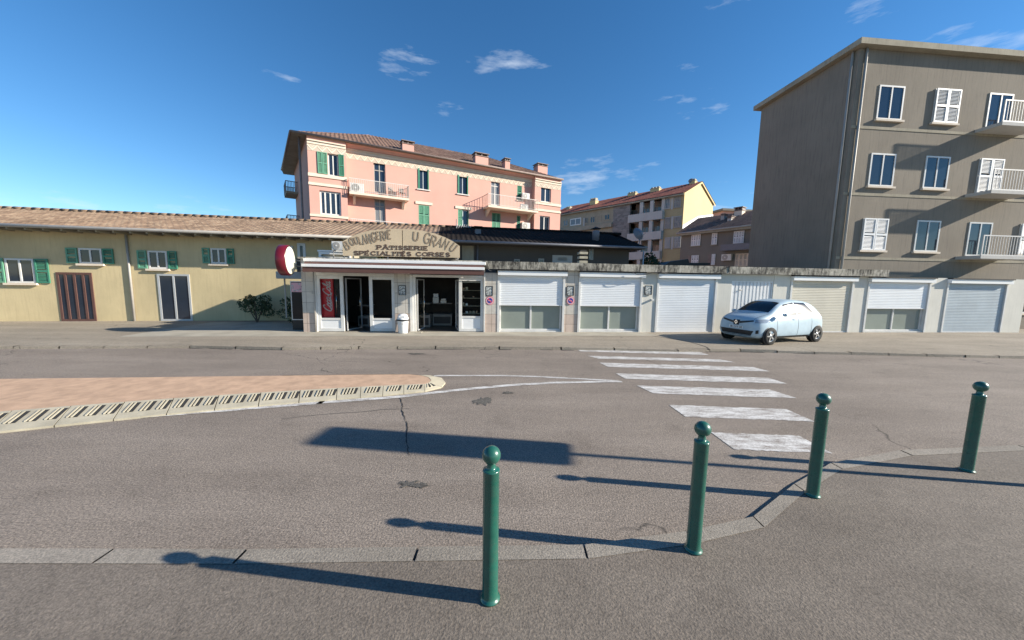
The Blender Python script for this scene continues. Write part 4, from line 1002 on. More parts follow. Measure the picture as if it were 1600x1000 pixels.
# white slatted block stack standing on the garage roof
p = FB.uz(911.5, 411, 2.4); w_ = FB.u(918, 400, 2.4)-FB.u(905, 400, 2.4); zt = FB.z(911, 390.5, 2.4)
t = thing('block_vent', 'stack of pale slatted vent blocks standing on the garage roof', 'vent', FB.M @ Vector((p[0], 2.4, 0)), FB.az)
hb = (zt-zc1+.06)/4
for k in range(4):
    z = zc1-.055+k*hb
    B(-w_/2, w_/2, 0, .35, z, z+hb*.55).build('block', M['concrete'] if k else M['stain'], t, .01); B(-w_/2+.05, w_/2-.05, .05, .3, z+hb*.551, z+hb*.999).build('gap', M['dark'], t)
def antenna(fr, px, py0, py1, y, label, dish=False):
    x = fr.u(px, py1, y); z0, z1 = fr.z(px, py1, y)-.3, fr.z(px, py0, y); t = thing('satellite_dish' if dish else 'tv_antenna', label, 'satellite dish' if dish else 'antenna', fr.M @ Vector((x, y, z0)), fr.az)
    h = z1-z0; MB().tube([(0, 0, 0), (0, 0, h)], .022, 8).build('mast', M['gutterd'], t)
    if dish:
        d = MB().lathe([(r, .22*r*r/.16) for r in (.0, .1, .2, .3, .38)], n=24, axis='y').build('dish', M['gutterd'], t); d.location = (0, -.12, h-.05); d.rotation_euler = (R(-20), 0, R(15))
        MB().tube([(0, -.1, h-.35), (.1, -.5, h-.12)], .012).build('arm', M['gutterd'], t)
    else:
        b = MB().tube([(-.05, -.05, h*.55), (.9, .3, h*.55)], .014).build('boom', M['rail'], t)
        for k in range(7): xx = k*.14; c = .5-.03*k; MB().tube([(xx, -c*.4, h*.55-c*.3), (xx+.1, c*.4, h*.55+c*.3)], .01, 5).build('element', M['rail'], t)
        MB().tube([(-.05, 0, h*.3), (.2, -.3, h*.7)], .01, 5).build('stay', M['rail'], t)
    return t
antenna(FL, 713, 342, 358, 3.5, 'TV aerial sticking up over the ridge in front of the pink facade')
antenna(FL, 998.5, 362, 384, 1.0, 'dark satellite dish on a mast at the right end of the dark roof', True)
antenna(FL, 604, 348, 355, 3.6, 'short aerial at the ridge under the left lower balcony')

# ------------------------------------------------------------------ pink apartment block
FP = Frame(-8.1, 29.4, 27)
pk = thing('apartment_building', 'pink apartment block with green shutters, balconies and zigzag frieze', 'building', frame=FP)
bd = .55
zE = FP.z(700, 249.3, -.72)            # gutter
zF1 = FP.z(700, 264.3)         # top of zigzag frieze
zF0 = FP.z(700, 272.0)
zCT = FP.z(700, 259.2)         # top of cream cornice
xL1 = FP.u(543.8, 330, -bd); xL0 = FP.u(485, 340, -bd); xR0 = FP.u(835, 330, -bd); xR1 = FP.u(875.3, 340, -bd)
print('pink', zE, zF1, zF0, xL0, xR1)
W = lambda v: (FP.I @ Vector(v))
d_ = ray(463, 330); kk = 34.0/d_.y; sideB = FP.I @ Vector((d_.x*kk, 34.0, 0))
DEP = 11
holes = []
HC, HL, HR = [], [], []
MB().add([(xL1, -bd, 0), (xL1, -bd, zE), (xL1, 0, 0), (xL1, 0, zE), (xL0, -bd, 0), (xL0, -bd, zE), (sideB.x, sideB.y, 0), (sideB.x, sideB.y, zE)], [(0,2,3,1), (6,4,5,7)]).build('bay_wall', M['pink'], pk)
MB().add([(xR0, -bd, 0), (xR1, -bd, 0), (xR1, -bd, zE), (xR0, -bd, zE), (xR0, 0, 0), (xR0, 0, zE), (xR1, DEP, 0), (xR1, DEP, zE)], [(4,0,3,5), (1,6,7,2)]).build('bay_wall', M['pink'], pk)
MB().add([(sideB.x, sideB.y, 0), (xR1, DEP, 0), (xR1, DEP, zE), (sideB.x, sideB.y, zE)], [(0,1,2,3)]).build('back_wall', M['pink'], pk)
MB().tube([(xL0-.5, -bd+.55, 0), (xL0-.5, -bd+.55, zE)], .07).build('downpipe', M['raild'], pk)
def zigband(x0, x1, y, z0, z1, nm='frieze'):
    f = B(x0, x1, y-.012, y-.001, z0-.04, zCT).build(nm, M['friezebg'], pk); B(x0, x1, y-.05, y-.013, z1+.03, zCT-.06).build('cornice', M['cream'], f)
    B(x0, x1, y-.13, y-.013, zCT-.055, zCT+.02).build('cornice', M['cream'], f)
    mb = MB(); p = .5; h = z1-z0-.04; n = int((x1-x0)/p); p = (x1-x0)/n
    for k in range(n):
        a = x0+k*p; stroke2(mb, [(a, z1-.04), (a+p/2, z0+.03), (a+p, z1-.04)], .075, y-.026, y-.013); stroke2(mb, [(a+p*.25, z1-.04), (a+p/2, z0+.03+h*.5), (a+p*.75, z1-.04)], .035, y-.022, y-.013)
    mb.build('zigzag', M['cream'], f)
zigband(xL1+.01, xR0-.01, 0, zF0, zF1)
zigband(xL0, xL1-.005, -bd, zF0, zF1); zigband(xR0+.005, xR1, -bd, zF0, zF1)
cv = [(-.001, zCT+.03), (-.16, zCT+.03), (-.18, zCT+.1), (-.22, zE-.22), (-.34, zE-.10), (-.55, zE-.03), (-.001, zE-.03)]
MB().prism(cv, 'x', xL1+.01, xR0-.01).build('cove', M['pink'], pk)
# eaves, gutter, hipped roof with tiles
OV = .12
E0 = (sideB.x-1.0, sideB.y); E1 = (xL0-.95, -bd-OV)
MB().add([(E1[0], E1[1], zE), (xR1+OV, -bd-OV, zE), (xR1+OV, DEP+OV, zE), (E0[0], DEP+OV, zE), (E0[0], E0[1], zE)] , [(0,1,2,3,4)]).build('soffit', M['stain'], pk)
MB().tube([(E1[0], -bd-OV-.05, zE+.05), (xR1+OV, -bd-OV-.05, zE+.05)], .08, 8).build('gutter', M['raild'], pk)
MB().tube([(E1[0], -bd-OV, zE+.05), (E0[0], E0[1], zE+.05)], .08, 8).build('gutter', M['raild'], pk)
rzp = zE+2.75; ry = 4.8
tiled_slope(E1[0], xR1+OV, -bd-OV, zE+.05, ry, rzp, 5.5, 5.5, .3, 20, .07).build('roof', M['tile_p'], pk, recalc=False)
MB().add([(xR1+OV, -bd-OV, zE+.05), (xR1+OV, DEP+OV, zE+.05), (xR1+OV-5.5, ry, rzp), (E1[0]+5.5, ry, rzp), (E0[0], DEP+OV, zE+.05), (E1[0], -bd-OV, zE+.05)], [(0,1,2), (1,4,3,2), (4,5,3)]).build('roof_slope', M['tile_p'], pk)
for px, y0_, y1_, w_ in ((638, 220, 236, 18), (753, 239, 256, 20), (793, 247, 262, 7.5)): chimney(FP, px, y0_, y1_, w_, -.45, '', 'pink', 'raild', 2 if w_ > 10 else 1, parent=pk, d_=.7, sink=.1)
chimney(FP, 848, 255.5, 268, 15, 1.5, '', 'pink', 'raild', 2, parent=pk, d_=.9)
# bands on the bays
for (px, a, b) in ((482, 270, 275), (482, 284.5, 288.5), (483, 334, 337.5)):
    B(xL0-.02, xL1+.01, -bd-.07, -bd-.001, FP.z(px+3, b, -bd), FP.z(px+3, a, -bd)).build('band', M['cream'], pk)
for (a, b) in ((316.5, 320.2), (327.5, 330.5)):
    B(xR0-.01, xR1+.02, -bd-.07, -bd-.001, FP.z(850, b, -bd), FP.z(850, a, -bd)).build('band', M['cream'], pk)
# windows
Rp = lambda a, b, c, d, y=0: rect_on(FP, a, b, c, d, y)
RC = .16
def pw(rc, yb=0, mull=1, mf='alu', pane='pane', t_=.07, sill='rail', transom=None):
    q = Rp(*rc, yb); (HC if yb == 0 else (HL if rc[0] < 600 else HR)).append(q)
    o = window(FP, pk, q, mull, mf, pane, y=yb+RC, sill=None, t_=t_, transom=transom)
    if sill: B(q[0]-.1, q[1]+.1, yb-.10, yb+.03, q[2]-.08, q[2]-.002).build('sill', M[sill], o)
    return o, q
o, q = pw((512.5, 240, 528.5, 274.5), -bd, 1, 'pvc', 'pane', .08, None)
shut(Rp(496, 238, 511.8, 271.5, -bd), -bd-.01, 'greenl', o); shut(Rp(529, 242, 537.8, 275.5, -bd), -bd-.02, 'green', o, 1)
pw((500, 299, 533, 336, ), -bd, 3, 'pvc', 'pane', .11, None)
pw((584, 254, 602.5, 301), 0, 1, 'gutter', 'pane', .08, None, .74)
o, q = pw((585.5, 311, 602.5, 353), 0, 1, 'gutter', 'pane2', .08, None, .74); B(q[0]-.2, q[1]+.2, -.05, -.001, q[3]+.03, q[3]+.2).build('lintel', M['cream'], o)
for rc in ((653, 264, 670, 296), (715, 274, 731.5, 303.5)):
    o, q = pw(rc, 0, 1, 'alu', 'pane', .07); x0, x1, z0, z1 = q
    for xa_ in (x0+.005, x0+.05, x0+.095, x1-.045, x1-.09): B(xa_, xa_+.04, -.05, RC-.04, z0+.01, z1-.01).build('shutter', M['green'], o)
for rc in ((654, 321, 671, 351), (715.5, 328, 732, 357)):
    o, q = pw(rc, 0); x0, x1, z0, z1 = q
    if rc[0] == 654: shut(q, .06, 'greenl', o)
    else: shut((x0, x0+.42, z0, z1), .06, 'greenl', o, 1); B(x1-.045, x1-.005, -.05, RC-.04, z0+.01, z1-.01).build('shutter', M['green'], o)
    B(x0-.25, x1+.25, -.07, -.001, z1+.06, z1+.27).build('lintel', M['cream'], o)
pw((767, 283, 781, 321), 0, 1, 'rail', 'pane2', .08, None, .8)
o, q = pw((808, 288, 815.5, 313), 0, 0, sill='cream'); shut(q, .05, 'green', o, 1)
o, q = pw((768.5, 333, 782, 360), 0, 0, sill=None); shut(q, .05, 'greenl', o)
o, q = pw((807.5, 337, 813, 360), 0, 0, sill=None); shut(q, .05, 'green', o, 1)
for rc in ((845, 290.5, 861, 316), (843, 337.5, 859, 360), (843, 386, 859, 408)): pw(rc, -bd, 1, 'pvc', 'pane', .10, 'cream')
for rc in ((653, 377, 670, 406), (715, 380, 731, 408)): pw(rc, 0, 1, 'alu', 'pane', .08)
MB().wallrect(xL1, xR0, 0, zE, HC, 0, RC+.06).build('wall', M['pink'], pk)
MB().wallrect(xL0, xL1, 0, zE, HL, -bd, -bd+RC+.06).build('bay_wall', M['pink'], pk)
MB().wallrect(xR0, xR1, 0, zE, HR, -bd, -bd+RC+.06).build('bay_wall', M['pink'], pk)
# balconies
def balcony(x0, x1, z, y0, d, h=1.0, right_open=True):
    b = B(x0, x1, y0-d, y0-.002, z-.16, z).build('balcony', M['cream'], pk)
    for x in (x0+.35, x1-.35): MB().prism([(y0-.003, z-.161), (y0-d*.7, z-.161), (y0-.003, z-.75)], 'x', x-.09, x+.09).build('bracket', M['cream'], b)
    mb = MB()
    mb.box(x0, x1, y0-d+.02, y0-d+.05, z+h-.04, z+h); mb.box(x0, x1, y0-d+.022, y0-d+.048, z+.1, z+.125)
    n = int((x1-x0)/.14)
    for k in range(n+1):
        x = x0+(x1-x0-.02)*k/n; mb.box(x, x+.018, y0-d+.026, y0-d+.044, z, z+h-.041)
    m2 = []
    for x in (x0, x1-.03):
        mm_ = MB(); m2.append(mm_)
        mm_.box(x, x+.03, y0-d+.051, y0-.01, z+h-.04, z+h-.002)
        for k in range(8): yy = y0-d+.1+(d-.15)*k/7; mm_.box(x+.006, x+.024, yy, yy+.018, z, z+h-.041)
    mb.build('railing', M['rail'], b)
    for q_ in m2: q_.build('railing', M['raild'], b)
    return b
zA = FP.z(592, 303.5, -1.1); bA0, bA1 = xL1+.12, FP.u(640, 306, -1.1)
fh = FP.z(660, 264)-FP.z(660, 321)      # storey height
b1_ = balcony(bA0, bA1, zA, 0, .9); balcony(bA0, bA1, zA-fh, 0, .9)
zB = FP.z(798, 324.5, -1.3); bB0, bB1 = FP.u(763, 320, -1.3), FP.u(835, 330, -1.3)
balcony(bB0, xR0-.02, zB, 0, 1.3); 
print('pink storey', fh, zA, zB)
# rear balconies on the far side wall
sv = Vector((sideB.x-xL0, sideB.y+bd, 0)).normalized(); nv = Vector((-sv.y, sv.x, 0)); nv = nv if nv.x < 0 else -nv
for k in range(3):
    z = FP.z(490, 305, 3)-.3-k*fh+1.1
    c0 = Vector((sideB.x, sideB.y, z))-sv*2.6; c1 = Vector((sideB.x, sideB.y, z))-sv*.2; o1 = nv*.9
    vs = [c0, c1, c1+o1, c0+o1]; b = MB().add([v for v in vs]+[v+Vector((0, 0, .18)) for v in vs], [(0,1,2,3), (4,5,6,7), (0,1,5,4), (1,2,6,5), (2,3,7,6), (3,0,4,7)]).build('balcony', M['stain'], pk)
    mb = MB()
    for a, bb in ((c0, c0+o1), (c0+o1, c1+o1), (c1+o1, c1)):
        for j in range(9): p = a.lerp(bb, j/8)+Vector((0, 0, .18)); mb.tube([p, p+Vector((0, 0, .85))], .02, 4)
        mb.tube([a+Vector((0, 0, 1.03)), bb+Vector((0, 0, 1.03))], .035, 5)
    mb.build('railing', M['raild'], b)
# AC units on the pink block
def ac_on(px, py, y, s, label, rz=0):
    x, z = FP.uz(px, py, y); return ac_unit(FP.M @ Vector((x, y, z)), FP.az+rz, s, label)
x, z = FP.uz(558, 292.5, -.6); ac_unit(FP.M @ Vector((x, -.6, zA+.06)), FP.az, 1.15, 'air conditioner on the upper left balcony of the pink block')
x = FP.u(822, 318, -.8); ac_unit(FP.M @ Vector((x-.1, -.7, zB+.06)), FP.az, .95, 'air conditioner standing on the right-hand balcony floor')
ac_on(822, 311, -.35, .95, 'air conditioner hung on the pink wall above the right-hand balcony'); ac_on(822, 358, -.35, 1.05, 'air conditioner low on the pink wall just above the dark roof')
# balcony chairs and table
for px, lb in ((612, 'thin dark chair at the middle of the upper left balcony'), (628, 'thin dark chair near the right end of the upper left balcony')):
    x = FP.u(px, 296, -.5); t = thing('balcony_chair', lb, 'chair', FP.M @ Vector((x, -.55, zA)), FP.az+.4, 'chairs on the upper left balcony')
    B(-.2, .2, -.2, .2, .42, .45).build('seat', M['raild'], t); B(-.2, .2, .17, .2, .5, .85).build('backrest', M['raild'], t)
    for sx_ in (-.18, .18):
        for sy_ in (-.18, .18): B(sx_-.015, sx_+.015, sy_-.015, sy_+.015, 0, .419).build('leg', M['raild'], t)

# ------------------------------------------------------------------ yellow apartment building
d_ = ray(1066, 358); kk = 47/d_.y; FY = Frame(d_.x*kk, 47, -48)
ye = thing('apartment_building', 'long yellow apartment building with red roof, loggias and sunlit gable', 'building', frame=FY)
FG = Frame(d_.x*kk, 47, 42)
GW = FG.u(1114, 325); zYe = FY.z(1066, 301); zYr = FG.z(1094, 284.5) ; gx = FG.u(1094, 300)
zYe2 = FG.z(1114, 318)
print('yellow', GW, zYe, zYr, gx, zYe2)
XL = FY.u(860, 340); 
xS0, xS1 = FY.u(958, 350), FY.u(984, 350); xW0 = FY.u(1033, 340)
zq = lambda py: FY.z(1050, py)
# gable (its own plane, perpendicular): local x=0 plane of FY, y = along gable
g = MB().add([(0, 0, 0), (0, GW, 0), (0, GW, zYe2), (0, gx, zYr), (0, 0, zYe)], [(0,1,2,3,4)]); g.build('gable', M['gable'], ye)
MB().add([(XL, 0, 0), (XL, GW, 0), (XL, GW, zYe2), (XL, gx, zYr), (XL, 0, zYe)], [(0,1,2,3,4)]).build('gable', M['gable'], ye)
MB().quad((XL, GW, 0), (0, GW, 0), (0, GW, zYe2), (XL, GW, zYe2)).build('back_wall', M['yellow'], ye)
tiled_slope(XL-.3, .25, -.5, zYe-.15, gx, zYr+.1, 0, 0, .33, 14, .07).build('roof', M['tile_r'], ye, recalc=False)
q0 = FG.uz(1066, 359); q1 = FG.uz(1090, 341.5); q2 = FG.uz(1114, 336)
MB().add([(.03, q0[0], q0[1]-.1), (.03, q1[0], q1[1]-.1), (.03, q1[0]+.1, q1[1]+.35), (.03, q0[0], q0[1]+.6), (.03, q2[0], q2[1]-.2), (.03, q2[0], q2[1]+.1)], [(0,1,2,3), (1,4,5,2)]).build('flashing', M['white'], ye)
MB().add([(XL-.3, gx, zYr+.1), (.25, gx, zYr+.1), (.25, GW+.4, zYe2-.1), (XL-.3, GW+.4, zYe2-.1)], [(0,1,2,3)]).build('roof_slope', M['tile_r'], ye)
MB().add([(.02, -.5, zYe-.45), (.02, gx, zYr-.18), (.02, GW+.4, zYe2-.4), (.02, GW+.4, zYe2-.15), (.02, gx, zYr+.07), (.02, -.5, zYe-.2)]+[(.2, -.5, zYe-.45), (.2, gx, zYr-.18), (.2, GW+.4, zYe2-.4), (.2, GW+.4, zYe2-.15), (.2, gx, zYr+.07), (.2, -.5, zYe-.2)],
         [(0,1,4,5), (1,2,3,4), (6,7,10,11), (7,8,9,10), (0,6,11,5), (0,6,7,1)]).build('verge_board', M['gable'], ye)
B(XL, .02, -.5, 0, zYe-.38, zYe-.2).build('eave', M['stain'], ye)
B(xW0, -.003, 0, .3, 0, zYe-.2).build('wall', M['ochre'], ye)
B(xS0, xS1, -.12, .3, 0, zYe-.38).build('stone_pier', M['stone'], ye)
B(XL, xS0-.003, 0, .3, 0, zYe-.2).build('wall', M['stain'], ye)
B(xS1+.003, xW0-.003, 1.5, 1.8, 0, zYe-.2).build('loggia_wall', M['loggia'], ye)
# loggia slabs, parapets, posts
fy = (zq(357)-zq(388.5)); 
for k in range(4):
    zt = FY.z(1008, 334)-k*fy; b = B(xS1+.003, xW0-.003, -.5, 1.499, zt-1.05, zt-.9).build('loggia', M['balc'], ye)
    B(xS1-.0, xW0+.4, -.62, -.501, zt-1.1, zt).build('parapet', M['balc'], b); B(xW0+.28, xW0+.4, -.5, -.001, zt-1.1, zt-.002).build('parapet', M['balc'], b)
    for px in (1001.5, 1017.5): xx = FY.u(px, 340, -.4); B(xx-.25, xx+.25, -.45, -.1, zt+.0, zt+fy-1.11).build('post', M['balc'], b)
    for px in (990, 1009, 1026): 
        xx = FY.u(px, 340, 1.5); window(FY, ye, (xx-1.2, xx+1.2, zt-.4, zt+1.1), 3, 'stain', 'pane2', y=1.5, sill=None, t_=.09)
B(xW0+.0, xW0+.45, -.1, -.001, 0, zYe-.39).build('pilaster', M['balc'], ye)
for k, py in enumerate((326, 357, 388.5)):
    for a, b in ((1038, 1047), (1052.5, 1063.5)):
        x0, x1 = FY.u(a, py), FY.u(b, py); zs_ = zq(py)
        o = window(FY, ye, (x0, x1, zs_+.05, zs_+1.55), 3, 'balc', 'pane' if (k == 0 and a == 1038) else 'pane2', sill='stain', t_=.09)
        if not (k == 0 and a == 1038): shut((x0+.02, x1-.02, zs_+.08, zs_+1.5), -.04, 'balc' if k == 2 else 'gutter', o, 4)
    B(FY.u(1048, py)-.0, FY.u(1051.5, py), -.03, -.001, zq(py)-.1, zq(py)+1.6).build('panel', M['balc'], ye)
# left part: enclosed loggia windows
zc_ = lambda px, py: FY.z(px, py)
for (a, b, ya, yb, pn_) in ((891, 908, 341, 352, 'pane2'), (913, 919, 339, 350, 'pane'), (922, 930, 338, 349, 'pane'), (933, 940, 336, 346, 'stain'), (944, 953, 334, 344, 'pane'), (880, 888, 343, 354, 'pane2')):
    x0, x1 = FY.u(a, 345), FY.u(b, 345); z0, z1 = zc_((a+b)/2, yb), zc_((a+b)/2, ya)
    for k in range(3): window(FY, ye, (x0, x1, z0-k*fy, z1-k*fy), 1, 'pvc' if a == 891 else 'stain', pn_, sill=None, t_=.16)
zw = zc_(920, 352)
for k in range(3): B(XL, xS0-.01, -.5, -.001, zw-k*fy-.75, zw-k*fy-.1).build('parapet', M['stain'], ye); B(FY.u(912, 345), FY.u(914, 345), -.12, -.002, zw-k*fy-.1, zw-k*fy+1.3).build('post', M['balc'], ye)
for px, a, b, w_, yo, n_ in ((887, 322.5, 331, 6, 2.5, 2), (925.5, 309.5, 322, 9, 2.5, 3), (950, 310.5, 316, 4, 5, 1), (986.5, 299.5, 307, 12, 4, 3), (1022.5, 292, 300, 14, 4, 3), (1081, 279.5, 289, 9, 4.5, 2)):
    chimney(FY, px, a, b, w_, yo, '', 'gable', 'gutter', n_, parent=ye, d_=.9)
t = antenna(FY, 1080, 281, 288, 4.6, 'pale dish by the chimney at the top of the yellow gable', True)

# ------------------------------------------------------------------ taupe house at the right
d_ = ray(1062, 405); kk = 40/d_.y; FH = Frame(d_.x*kk, 40, -55)
ho = thing('house', 'taupe house with white shutters and old tiled roof below the yellow gable', 'house', frame=FH)
zHe = FH.z(1090, 362); xH1 = FH.u(1210, 380); zHr = FH.z(1108, 339, 4.0)
print('house', zHe, xH1, zHr)
B(0, xH1, 0, 8, 0, zHe-.06).build('wall', M['greyhouse'], ho)
tiled_slope(-.3, xH1+.3, -.45, zHe, 4.0, zHr, 0, 0, .3, 12, .06).build('roof', M['tile_g'], ho, recalc=False)
MB().add([(-.3, 4, zHr), (xH1+.3, 4, zHr), (xH1+.3, 8.4, zHe), (-.3, 8.4, zHe)], [(0,1,2,3)]).build('roof_slope', M['tile_g'], ho)
MB().add([(0, 0, zHe-.06), (0, 8, zHe-.06), (0, 4, zHr-.05)], [(0,1,2)]).build('gable', M['greyhouse'], ho); MB().add([(xH1, 0, zHe-.06), (xH1, 8, zHe-.06), (xH1, 4, zHr-.05)], [(0,1,2)]).build('gable', M['greyhouse'], ho)
B(-.3, xH1+.3, -.47, -.001, zHe-.30, zHe-.065).build('fascia', M['stain'], ho); MB().tube([(-.3, -.53, zHe-.04), (xH1+.3, -.53, zHe-.04)], .08, 8).build('gutter', M['gutter'], ho)
Rh = lambda a, b, c, d: rect_on(FH, a, b, c, d)
for rc, n_ in (((1080.5, 366.5, 1095, 384), 4), ((1112.5, 364, 1121, 382), 2), ((1146.5, 361, 1163, 380), 4), ((1176, 360, 1190, 380), 3)):
    q = Rh(*rc); o = window(FH, ho, q, 1, 'stain', 'pane', t_=.08, sill='stain'); shut(q, -.04, 'white', o, n_)
for rc, n_ in (((1080.5, 399, 1092, 414), 3), ((1112, 397, 1118, 414), 2)):
    q = Rh(*rc); o = window(FH, ho, q, 1, 'stain', 'pane', t_=.08, sill=None); shut(q, -.04, 'white', o, n_); B(q[0]-.35, q[0]-.05, -.08, -.01, q[2], q[3]).build('shutter', M['raild'], o)
q = Rh(1149, 396, 1175, 416); o = window(FH, ho, q, 3, 'raild', 'frost', t_=.12, sill=None); shut(q, -.04, 'cream', o, 4)
q = Rh(1133, 382, 1180, 391.5); B(q[0], q[1], -1.0, -.001, q[2], q[3]).build('balcony', M['gutterd'], ho)
x, z = FH.uz(1134, 407, -.4); ac_unit(FH.M @ Vector((x, -.4, z)), FH.az, 1.1, 'air conditioner on the taupe house under its balcony')
for px, a, b, w_, yo, bm_ in ((1128.5, 334, 343, 5, 2.2, 'gutter'), (1139, 337.5, 349, 6, 1.6, 'balc'), (1152.5, 323.5, 342, 12, 3.0, 'cream')): chimney(FH, px, a, b, w_, yo, '', bm_, 'raild', 2, parent=ho, d_=.8)
# pink house peeping out behind
d_ = ray(1128, 345); kk = 60/d_.y; FQ = Frame(d_.x*kk, 60, 8)
t = thing('far_house', 'far pinkish house top between the yellow gable and the chimneys', 'house', frame=FQ)
zq1 = FQ.z(1137, 330); B(0, 12, 0, 8, 0, zq1).build('wall', M['pink'], t); B(-.4, 12.4, -.5, 8.5, zq1+.001, zq1+.35).build('roof', M['greyhouse'], t)

# ------------------------------------------------------------------ tall block added behind the garages to shade the long house
FT = Frame(15.6, 17.0, 5)
shade_block = thing('apartment_building', 'tall taupe block added at the right to cast shade on the long house', 'building', frame=FT)
TH = 12.9; TW = 12; TD = 5.6
B(0, TW, 0, TD, 0, TH).build('wall', M['block'], shade_block)
MB().tube([(-.06, .25, 0), (-.06, .25, TH)], .05, 8).build('downpipe', M['gutter'], shade_block)
MB().tube([(.3, -.06, 0), (.3, -.06, TH)], .05, 8).build('downpipe', M['gutter'], shade_block)
for zz in (3.45, 6.45, 9.45): B(0, TW, -.02, -.001, zz, zz+.12).build('string_course', M['stain'], shade_block)
B(-.3, TW+.3, -.3, TD+.3, TH+.001, TH+.25).build('eave', M['stain'], shade_block)
MB().add([(-.3, -.3, TH+.251), (TW+.3, -.3, TH+.251), (TW+.3, TD+.3, TH+.251), (-.3, TD+.3, TH+.251), (2.5, TD/2, TH+1.3), (TW-2.5, TD/2, TH+1.3)], [(0,1,5,4), (1,2,5), (2,3,4,5), (3,0,4)]).build('roof', M['tile_r'], shade_block)
for k in range(4):
    for j in range(4):
        x = 1.2+j*2.9; z = .9+k*3.0
        if j == 2:
            b = B(x-.5, x+1.9, -.9, -.002, z-.35, z-.2).build('balcony', M['balc'], shade_block); frame_ring(MB(), x-.5, x+1.9, z-.2, z+.75, .05, -.9, -.86).build('railing', M['rail'], b)
            mb = MB(); [mb.box(x-.45+i*.15, x-.43+i*.15, -.89, -.87, z-.15, z+.7) for i in range(16)]; mb.build('railing', M['rail'], b)
        o = window(FT, shade_block, (x, x+1.3, z-(.15 if j == 2 else 0), z+1.5), 1, 'pvc', 'pane', t_=.07, sill=None if j == 2 else 'cream')
        if (k+j) % 3 == 1: shut((x, x+1.3, z-(.15 if j == 2 else 0), z+1.5), -.04, 'white', o)

# ------------------------------------------------------------------ shrubs and plants
def foliage(n, rx, ry, rz_, leaf_, seed=1, clumps=9):
    rnd = random.Random(seed); mb = MB(); cl = [(rnd.uniform(-rx, rx)*.7, rnd.uniform(-ry, ry)*.7, rnd.uniform(-rz_, rz_)*.7, rnd.uniform(.3, .55)) for _ in range(clumps)]
    for k in range(n):
        c = rnd.choice(cl); v = Vector((rnd.gauss(0, 1), rnd.gauss(0, 1), rnd.gauss(0, 1))).normalized()*rnd.uniform(.6, 1.05)
        p = Vector((c[0]+v.x*c[3]*rx, c[1]+v.y*c[3]*ry, c[2]+v.z*c[3]*rz_)); a = Vector((rnd.uniform(-1,1), rnd.uniform(-1,1), rnd.uniform(-1,1))).normalized()*leaf_; b = a.cross(Vector((rnd.uniform(-1,1), rnd.uniform(-1,1), rnd.uniform(-1,1)))).normalized()*leaf_*.5
        mb.add([p-a, p+b, p+a, p-b], [(0,1,2,3)])
    return mb
def shrub(loc, rx, rz_, label, seed, n=1400, leaf_=.05, cat='shrub', group=None):
    t = thing('shrub', label, cat, loc, group=group); c = foliage(n, rx, rx*.8, rz_, leaf_, seed).build('foliage', M['leaf'], t, recalc=False); c.location = (0, 0, rz_*1.25)
    mb = MB()
    for k in range(5): a = k*1.3; mb.tube([(0, 0, 0), (rx*.3*math.cos(a), rx*.3*math.sin(a), rz_*.8), (rx*.55*math.cos(a), rx*.55*math.sin(a), rz_*1.6)], [.03, .02, .008], 6)
    mb.build('stem', M['bark'], t); return t
p = Vector((9.0, 22.5, 0)); shrub(p, 1.1, 1.75, 'dark leafy shrub beyond the right end of the dark-roofed house', 3, 2600, .09)
p = ground(452, 508, PZ); shrub((p.x-.1, p.y+.6, PZ), .55, .5, 'dark bushy plant on the pavement left of the menu cabinet', 5, 1200)
p = ground(400, 508, PZ); shrub((p.x-.6, p.y+.9, PZ), .7, .6, 'larger dark bush against the yellow house wall at the left', 6, 1500)
# low dark sheds behind the cornice
q = FL.M @ Vector((0, 0, 0)); d_ = ray(1070, 408); kk = 21/d_.y
t = thing('shed', 'low dark lean-to roof behind the cornice, left of the taupe house', 'shed', (d_.x*kk, 21, 0), R(5))
MB().prism([(-1.3, 3.2), (-.9, 3.45), (.2, 3.62), (.3, 3.4), (1.6, 3.42), (1.6, 3.3), (-1.3, 3.1)], 'y', 0, 1.6).build('roof', M['black'], t); B(-1.1, 1.4, .2, 1.4, 0, 3.15).build('wall', M['dark'], t)

